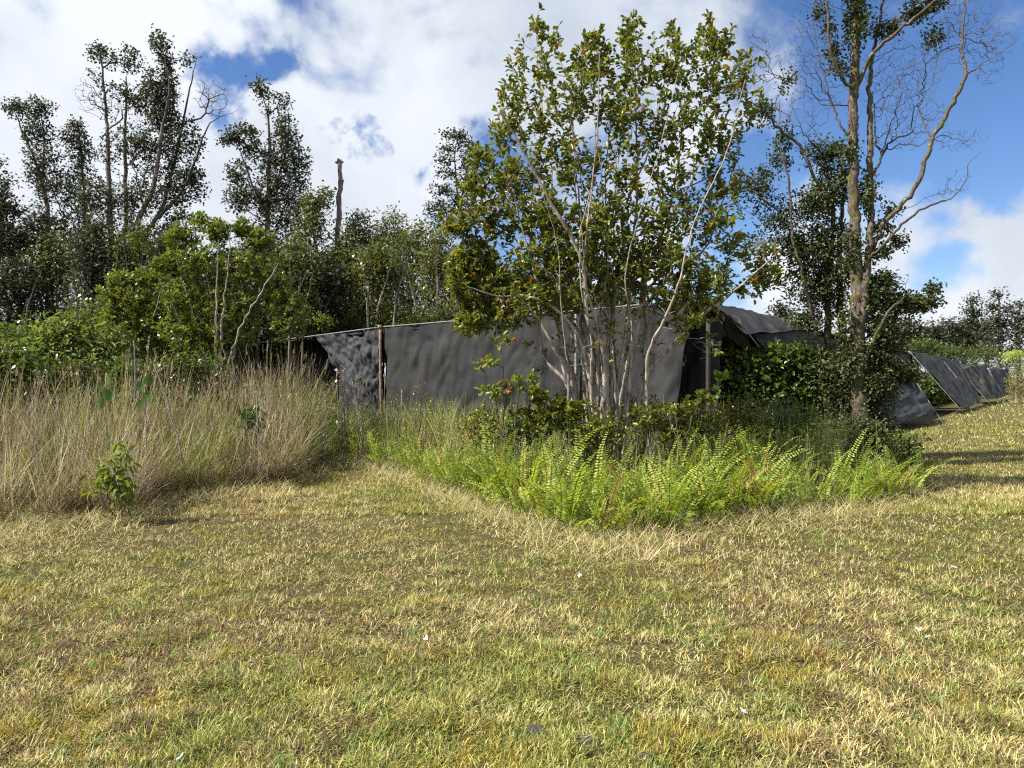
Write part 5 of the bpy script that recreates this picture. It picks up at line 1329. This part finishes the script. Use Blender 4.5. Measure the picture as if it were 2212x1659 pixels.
    bush('compound_leaf_shrub', 'pale green drooping leaved shrub left of the guava shrubs', 13.0, 160, [(150, 705, 50, 18, 46), (110, 735, 60, 18, 50), (190, 745, 60, 22, 60), (150, 770, 70, 18, 60), (250, 730, 40, 20, 30), (80, 760, 50, 16, 36)], 710,
         pal=[(4, (.13, .18, .06)), (3, (.22, .27, .09)), (2, (.07, .11, .035))], leaf=(.16, .045), nleaf=7, stems=8, droop=.55, mat=M_FERN, spread=.12)
    bush('undergrowth_bush', 'green bush at the picture edge below the left grove', 12.0, 20, [(20, 770, 50, 26, 70), (0, 800, 50, 22, 60), (60, 790, 40, 22, 50), (-60, 780, 60, 40, 90)], 711, leaf=(.08, .04), nleaf=7)
    bush('undergrowth_bush', 'dark bush between the guava shrubs and the black opening', 16.5, 500, [(450, 770, 60, 24, 70), (380, 760, 50, 28, 70), (480, 740, 80, 20, 60), (330, 780, 60, 26, 60), (260, 780, 60, 26, 60)], 712, leaf=(.08, .05), nleaf=7, r0=.004)
    bush('undergrowth_bush', 'bright bush behind the wall wire left of the rusty post', 19.5, 680, [(660, 690, 40, 16, 60), (700, 695, 30, 14, 40)], 713, pal=PAL_GUAVA_L, leaf=(.09, .05), nleaf=6, r0=.004)
    bush('undergrowth_bush', 'bright bush above the roofline over the rusty post', 21.0, 805, [(800, 690, 36, 14, 60), (830, 680, 30, 14, 36)], 714, pal=PAL_GUAVA_L, leaf=(.09, .05), nleaf=6, r0=.004)
    for i, (x, d, y, rx, ry, n, lab, pal) in enumerate([
            (60, 14.5, 730, 70, 40, 150, 'dark shrub under the grove behind the picture edge bush', PAL_BUSH), (330, 15.5, 720, 70, 45, 190, 'dark shrub behind the orange tinged guava', PAL_THICK), (470, 16.5, 700, 70, 50, 200, 'shrub behind the bright green guava', PAL_THICK),
            (580, 21.5, 705, 60, 30, 150, 'shrub behind the black end of the shade house', PAL_BUSH), (-60, 13.5, 740, 60, 50, 120, 'shrub past the picture edge under the grove', PAL_BUSH), (220, 17.0, 690, 90, 50, 220, 'dark wide shrub behind the pale drooping leaved one', PAL_THICK),
            (860, 20.5, 690, 60, 24, 110, 'low bush peeping over the roofline right of the rusty post', PAL_BUSH), (960, 21.0, 680, 60, 30, 130, 'low bush over the roofline under the airy tree', PAL_THICK), (740, 22, 680, 60, 40, 150, 'bush over the roofline below the dead snag', PAL_THICK)]):
        bush('undergrowth_bush', lab, d, x, [(x, y, rx, ry, n), (x - rx * .4, y + ry * .8, rx * .7, ry * .7, n // 2), (x + rx * .4, y + ry * .8, rx * .7, ry * .7, n // 2)], 760 + i, pal=pal, leaf=(.10, .06), nleaf=7, r0=.005, spread=.12, simple=True, mat=M_GUAVA)
    for i, (x, d, y, rx, ry, n, lab) in enumerate([
            (-70, 11.5, 800, 60, 30, 110, 'leafy bush past the picture edge behind the dry grass'), (40, 11.8, 815, 60, 30, 120, 'leafy bush at the edge just behind the dry grass heads'), (150, 12.2, 812, 60, 30, 120, 'leafy bush below the pale drooping leaved shrub'),
            (250, 12.4, 808, 60, 30, 120, 'leafy bush behind the heart leaved vines'), (350, 12.8, 800, 60, 34, 120, 'leafy bush behind the slanting dead cane'), (440, 13.0, 800, 50, 30, 100, 'leafy bush under the bright green guava')]):
        bush('undergrowth_bush', lab, d, x, [(x - 20, y - 12 + (i * 37 % 30), rx * .5, ry, n // 2), (x + 25, y + 12 - (i * 23 % 26), rx * .6, ry, n // 2), (x, y + 40, rx * 1.1, 30, n)], 790 + i, pal=PAL_BUSH if i % 2 else PAL_THICK, leaf=(.085, .05), nleaf=7, r0=.003, spread=.09, simple=True, stems=5)
    # climbing plants with large heart shaped leaves
    for x, d, ys, lab in ((226, 9.0, (806, 822, 838, 856), 'climbing vine of big heart shaped leaves, the left one in the dry grass'), (312, 9.0, (808, 820, 842, 860), 'climbing vine of big heart shaped leaves near the tall bare cane')):
        og = ground_pt(x, d); root = thing('heart_leaf_vine', lab, 'vine', og, 'heart leaved vines in the dry grass')
        b = Buf(); tube(b, np.array([[0, 0, 0], [.02, .01, .6], W(x, 860, d) - og, W(x + 4, 805, d) - og]), .008, 5); link('stem', b.mesh('stem', M_TWIG_PALE), root)
        r = np.random.default_rng(int(x))
        for k, y in enumerate(ys):
            p = W(x + (-8 if k % 2 else 8), y, d - .03); L_, w_ = r.uniform(.11, .16), r.uniform(.09, .12); a = np.linspace(0, 2 * math.pi, 15)[:-1]
            hx = np.sin(a) * (1 - .15 * np.cos(a)) * w_ * .5; hy = (np.cos(a) * .5 - .5 + .18 * np.exp(-(np.minimum(a, 2 * math.pi - a) / .35) ** 2) * -1) * L_
            V = np.stack([hx, np.abs(hx) * -.25, hy], 1); V = np.vstack([[0, 0.012, -.35 * L_], V]); an = r.normal(0, .5); V[:, :2] = V[:, :2] @ np.array([[math.cos(an), math.sin(an)], [-math.sin(an), math.cos(an)]])
            F = np.array([[0, i + 1, (i + 1) % 14 + 1] for i in range(14)]); bb = Buf(); bb.add(V + p - og, [F], np.array([.07, .14, .03]) * r.uniform(.8, 1.5)); link('leaf', bb.mesh('leaf', M_GUAVA, smooth=True), root)
    # tall bare canes
    for i, (a, b_, c_, d, lab) in enumerate([((395, 1000), (372, 900), (333, 785), 8.7, 'long pale dead cane slanting through the dry grass'), ((292, 860), (292, 790), (289, 735), 10.5, 'thin grey upright cane topped with a bent tip')]):
        P = smooth_path([[*W(*q, d), rr] for q, rr in ((a, .011), (b_, .009), (c_, .006))], .1, .006, i); og = P[0, :3] * [1, 1, 0]
        bb = Buf(); tube(bb, P[:, :3] - og, P[:, 3], 5); o = link('dead_cane', bb.mesh('dead_cane', M_ROPE)); o.location = tuple(og); tag(o, lab, 'dead cane')
    # reddish weed stalks before the black opening
    for i, (x, y, d) in enumerate([(740, 790, 13.5), (700, 850, 12.6), (775, 830, 13.2), (860, 860, 13.5), (905, 830, 13.4)]):
        bush('red_stemmed_weed', ['tallest reddish weed before the black cloth, pink flower at its tip', 'short reddish weed at the left side of the black gap', 'reddish weed just left of the rusty post', 'reddish weed just right of the rusty post', 'reddish weed before the grey cloth'][i],
             d, x, [(x, y, 18, 22, 22), (x + 6, y + 40, 20, 26, 18)], 730 + i, pal=[(3, (.22, .16, .05)), (3, (.14, .19, .04)), (1, (.3, .1, .04))], leaf=(.035, .016), nleaf=3, stems=4, group='reddish weeds near the rusty post', spread=.03, cat='weed', simple=True)


build_plants()


# ------------------------------------------------------------------ small things
def build_small():
    r = np.random.default_rng(900)
    def flower_mesh(name, col, s, np_=5):
        b = Buf()
        for k in range(np_):
            a = k * 2 * math.pi / np_ + r.normal(0, .2); t = np.linspace(0, 1, 5)
            L_ = s * r.uniform(.8, 1.1); w = s * .32 * np.sin(math.pi * (0.1 + .85 * t)); x = t * L_; z = s * (.35 * t - .15 * t ** 2) + .002
            ca, sa = math.cos(a), math.sin(a)
            V = np.concatenate([np.stack([x * ca - w * sa, x * sa + w * ca, z], 1), np.stack([x * ca + w * sa, x * sa - w * ca, z], 1)])
            b.add(V, [np.array([[i, i + 1, i + 6, i + 5] for i in range(4)])], np.array(col) * r.uniform(.9, 1.05))
        return b.mesh(name, M_PETAL, smooth=True)
    fm = [flower_mesh('fallen_petals', (.85, .84, .80), .022, n) for n in (3, 4, 2)]
    spots = [(920, 1392, 'fallen white petals left of the lawn centre'), (908, 1430, 'white petal scrap just below the other pair'), (2007, 1388, 'brightest white petals on the right lawn'), (1990, 1372, 'small white petals beside the brightest ones'),
             (1253, 1253, 'white petals on the lawn before the ferns'), (1112, 1190, 'white petals at the mown edge before the ferns'), (385, 1656, 'white petals at the very bottom of the lawn'), (2062, 1235, 'white petals on the lawn toward the lane'),
             (235, 1415, 'pair of white scraps in the brown grass'), (1270, 1450, 'pale scrap on the lawn near the bare soil'), (1607, 1553, 'tiny pale petals in the lower lawn'), (1895, 1400, 'long pale stick like scrap by the petals'), (120, 1352, 'white scrap in the lawn under the dry grass')]
    for i, (x, y, lab) in enumerate(spots):
        d = GY(y); p = ground_pt(x, d); o = link('fallen_petals', fm[i % 3]); o.location = (p[0], p[1], .035); o.rotation_euler = (r.normal(0, .3) + .35, r.normal(0, .3), r.uniform(0, 6)); s = 1.0 if d < 6 else 1.6
        o.scale = (s, s, s); tag(o, lab, 'petals', 'white petals scattered on the lawn')
    # pink orchids on thin stems in the weeds
    om = flower_mesh('bloom', (.75, .42, .68), .034, 6)
    for i, (x, y, d, lab) in enumerate([(727, 799, 13.2, 'pink wild orchid high before the black cloth'), (965 - 130, 892, 12.8, 'pink wild orchid low beside the rusty post'), (867, 845, 13.0, 'lilac orchid before the grey cloth'), (553, 848, 10.6, 'pink orchid among the dry heads'),
                                     (530, 832, 10.8, 'small pink orchid behind the dry heads')]):
        og = ground_pt(x, d); root = thing('wild_orchid', lab, 'orchid', og, 'pink orchids in the weeds'); z = W(x, y, d)[2]
        b = Buf(); tube(b, np.array([[0, 0, 0], [.02, 0, z * .5], [0, 0, z]]), .004, 5); link('stem', b.mesh('stem', M_TWIG_PALE), root)
        o = link('bloom', om, root); o.location = (0, -.01, z); o.rotation_euler = (1.2, 0, i)
    # rusty wire hoop in the lane
    b = Buf(); p = W(2053, 932, GY(938)); og = np.array([p[0], p[1], 0]); t = np.linspace(0, math.pi, 12)
    hoop = [[-.09, 0, -.05]] + [[-.09 * math.cos(a), 0, .18 + .07 * math.sin(a)] for a in t] + [[.09, 0, -.05]]
    tube(b, np.array(hoop), .012, 6); o = link('wire_hoop', b.mesh('wire_hoop', M_RUST, smooth=True)); o.location = tuple(og); tag(o, 'small rusty wire hoop standing in the lane grass', 'wire hoop')
    # dark lava stones in the bare soil at the bottom
    for i, (x, y, s, lab) in enumerate([(1265, 1617, .075, 'largest dark brown stone in the bare soil'), (1292, 1634, .035, 'small dark stone touching the largest one'), (1400, 1645, .05, 'flat dark stone at the bottom edge'), (1160, 1585, .045, 'dark flat stone showing left of the largest one')]):
        a = r.normal(0, 1, (60, 3)); import bmesh
        bm = bmesh.new(); bmesh.ops.create_icosphere(bm, subdivisions=3, radius=s)
        for v in bm.verts:
            n_ = fbm(np.array(v.co.x * 22 + i * 9), np.array(v.co.y * 22 + v.co.z * 13), 40 + i, 4); v.co *= (.65 + .7 * float(n_)); v.co.z *= .45
        me = bpy.data.meshes.new('stone'); bm.to_mesh(me); bm.free(); me.materials.append(M_ROCK); o = link('stone', me); p = ground_pt(x, GY(y)); o.location = (p[0], p[1], .012); tag(o, lab, 'stone', 'dark stones in the bare soil')


build_small()
print('objects', len(bpy.data.objects), 'polys', sum(len(m.polygons) for m in bpy.data.meshes))
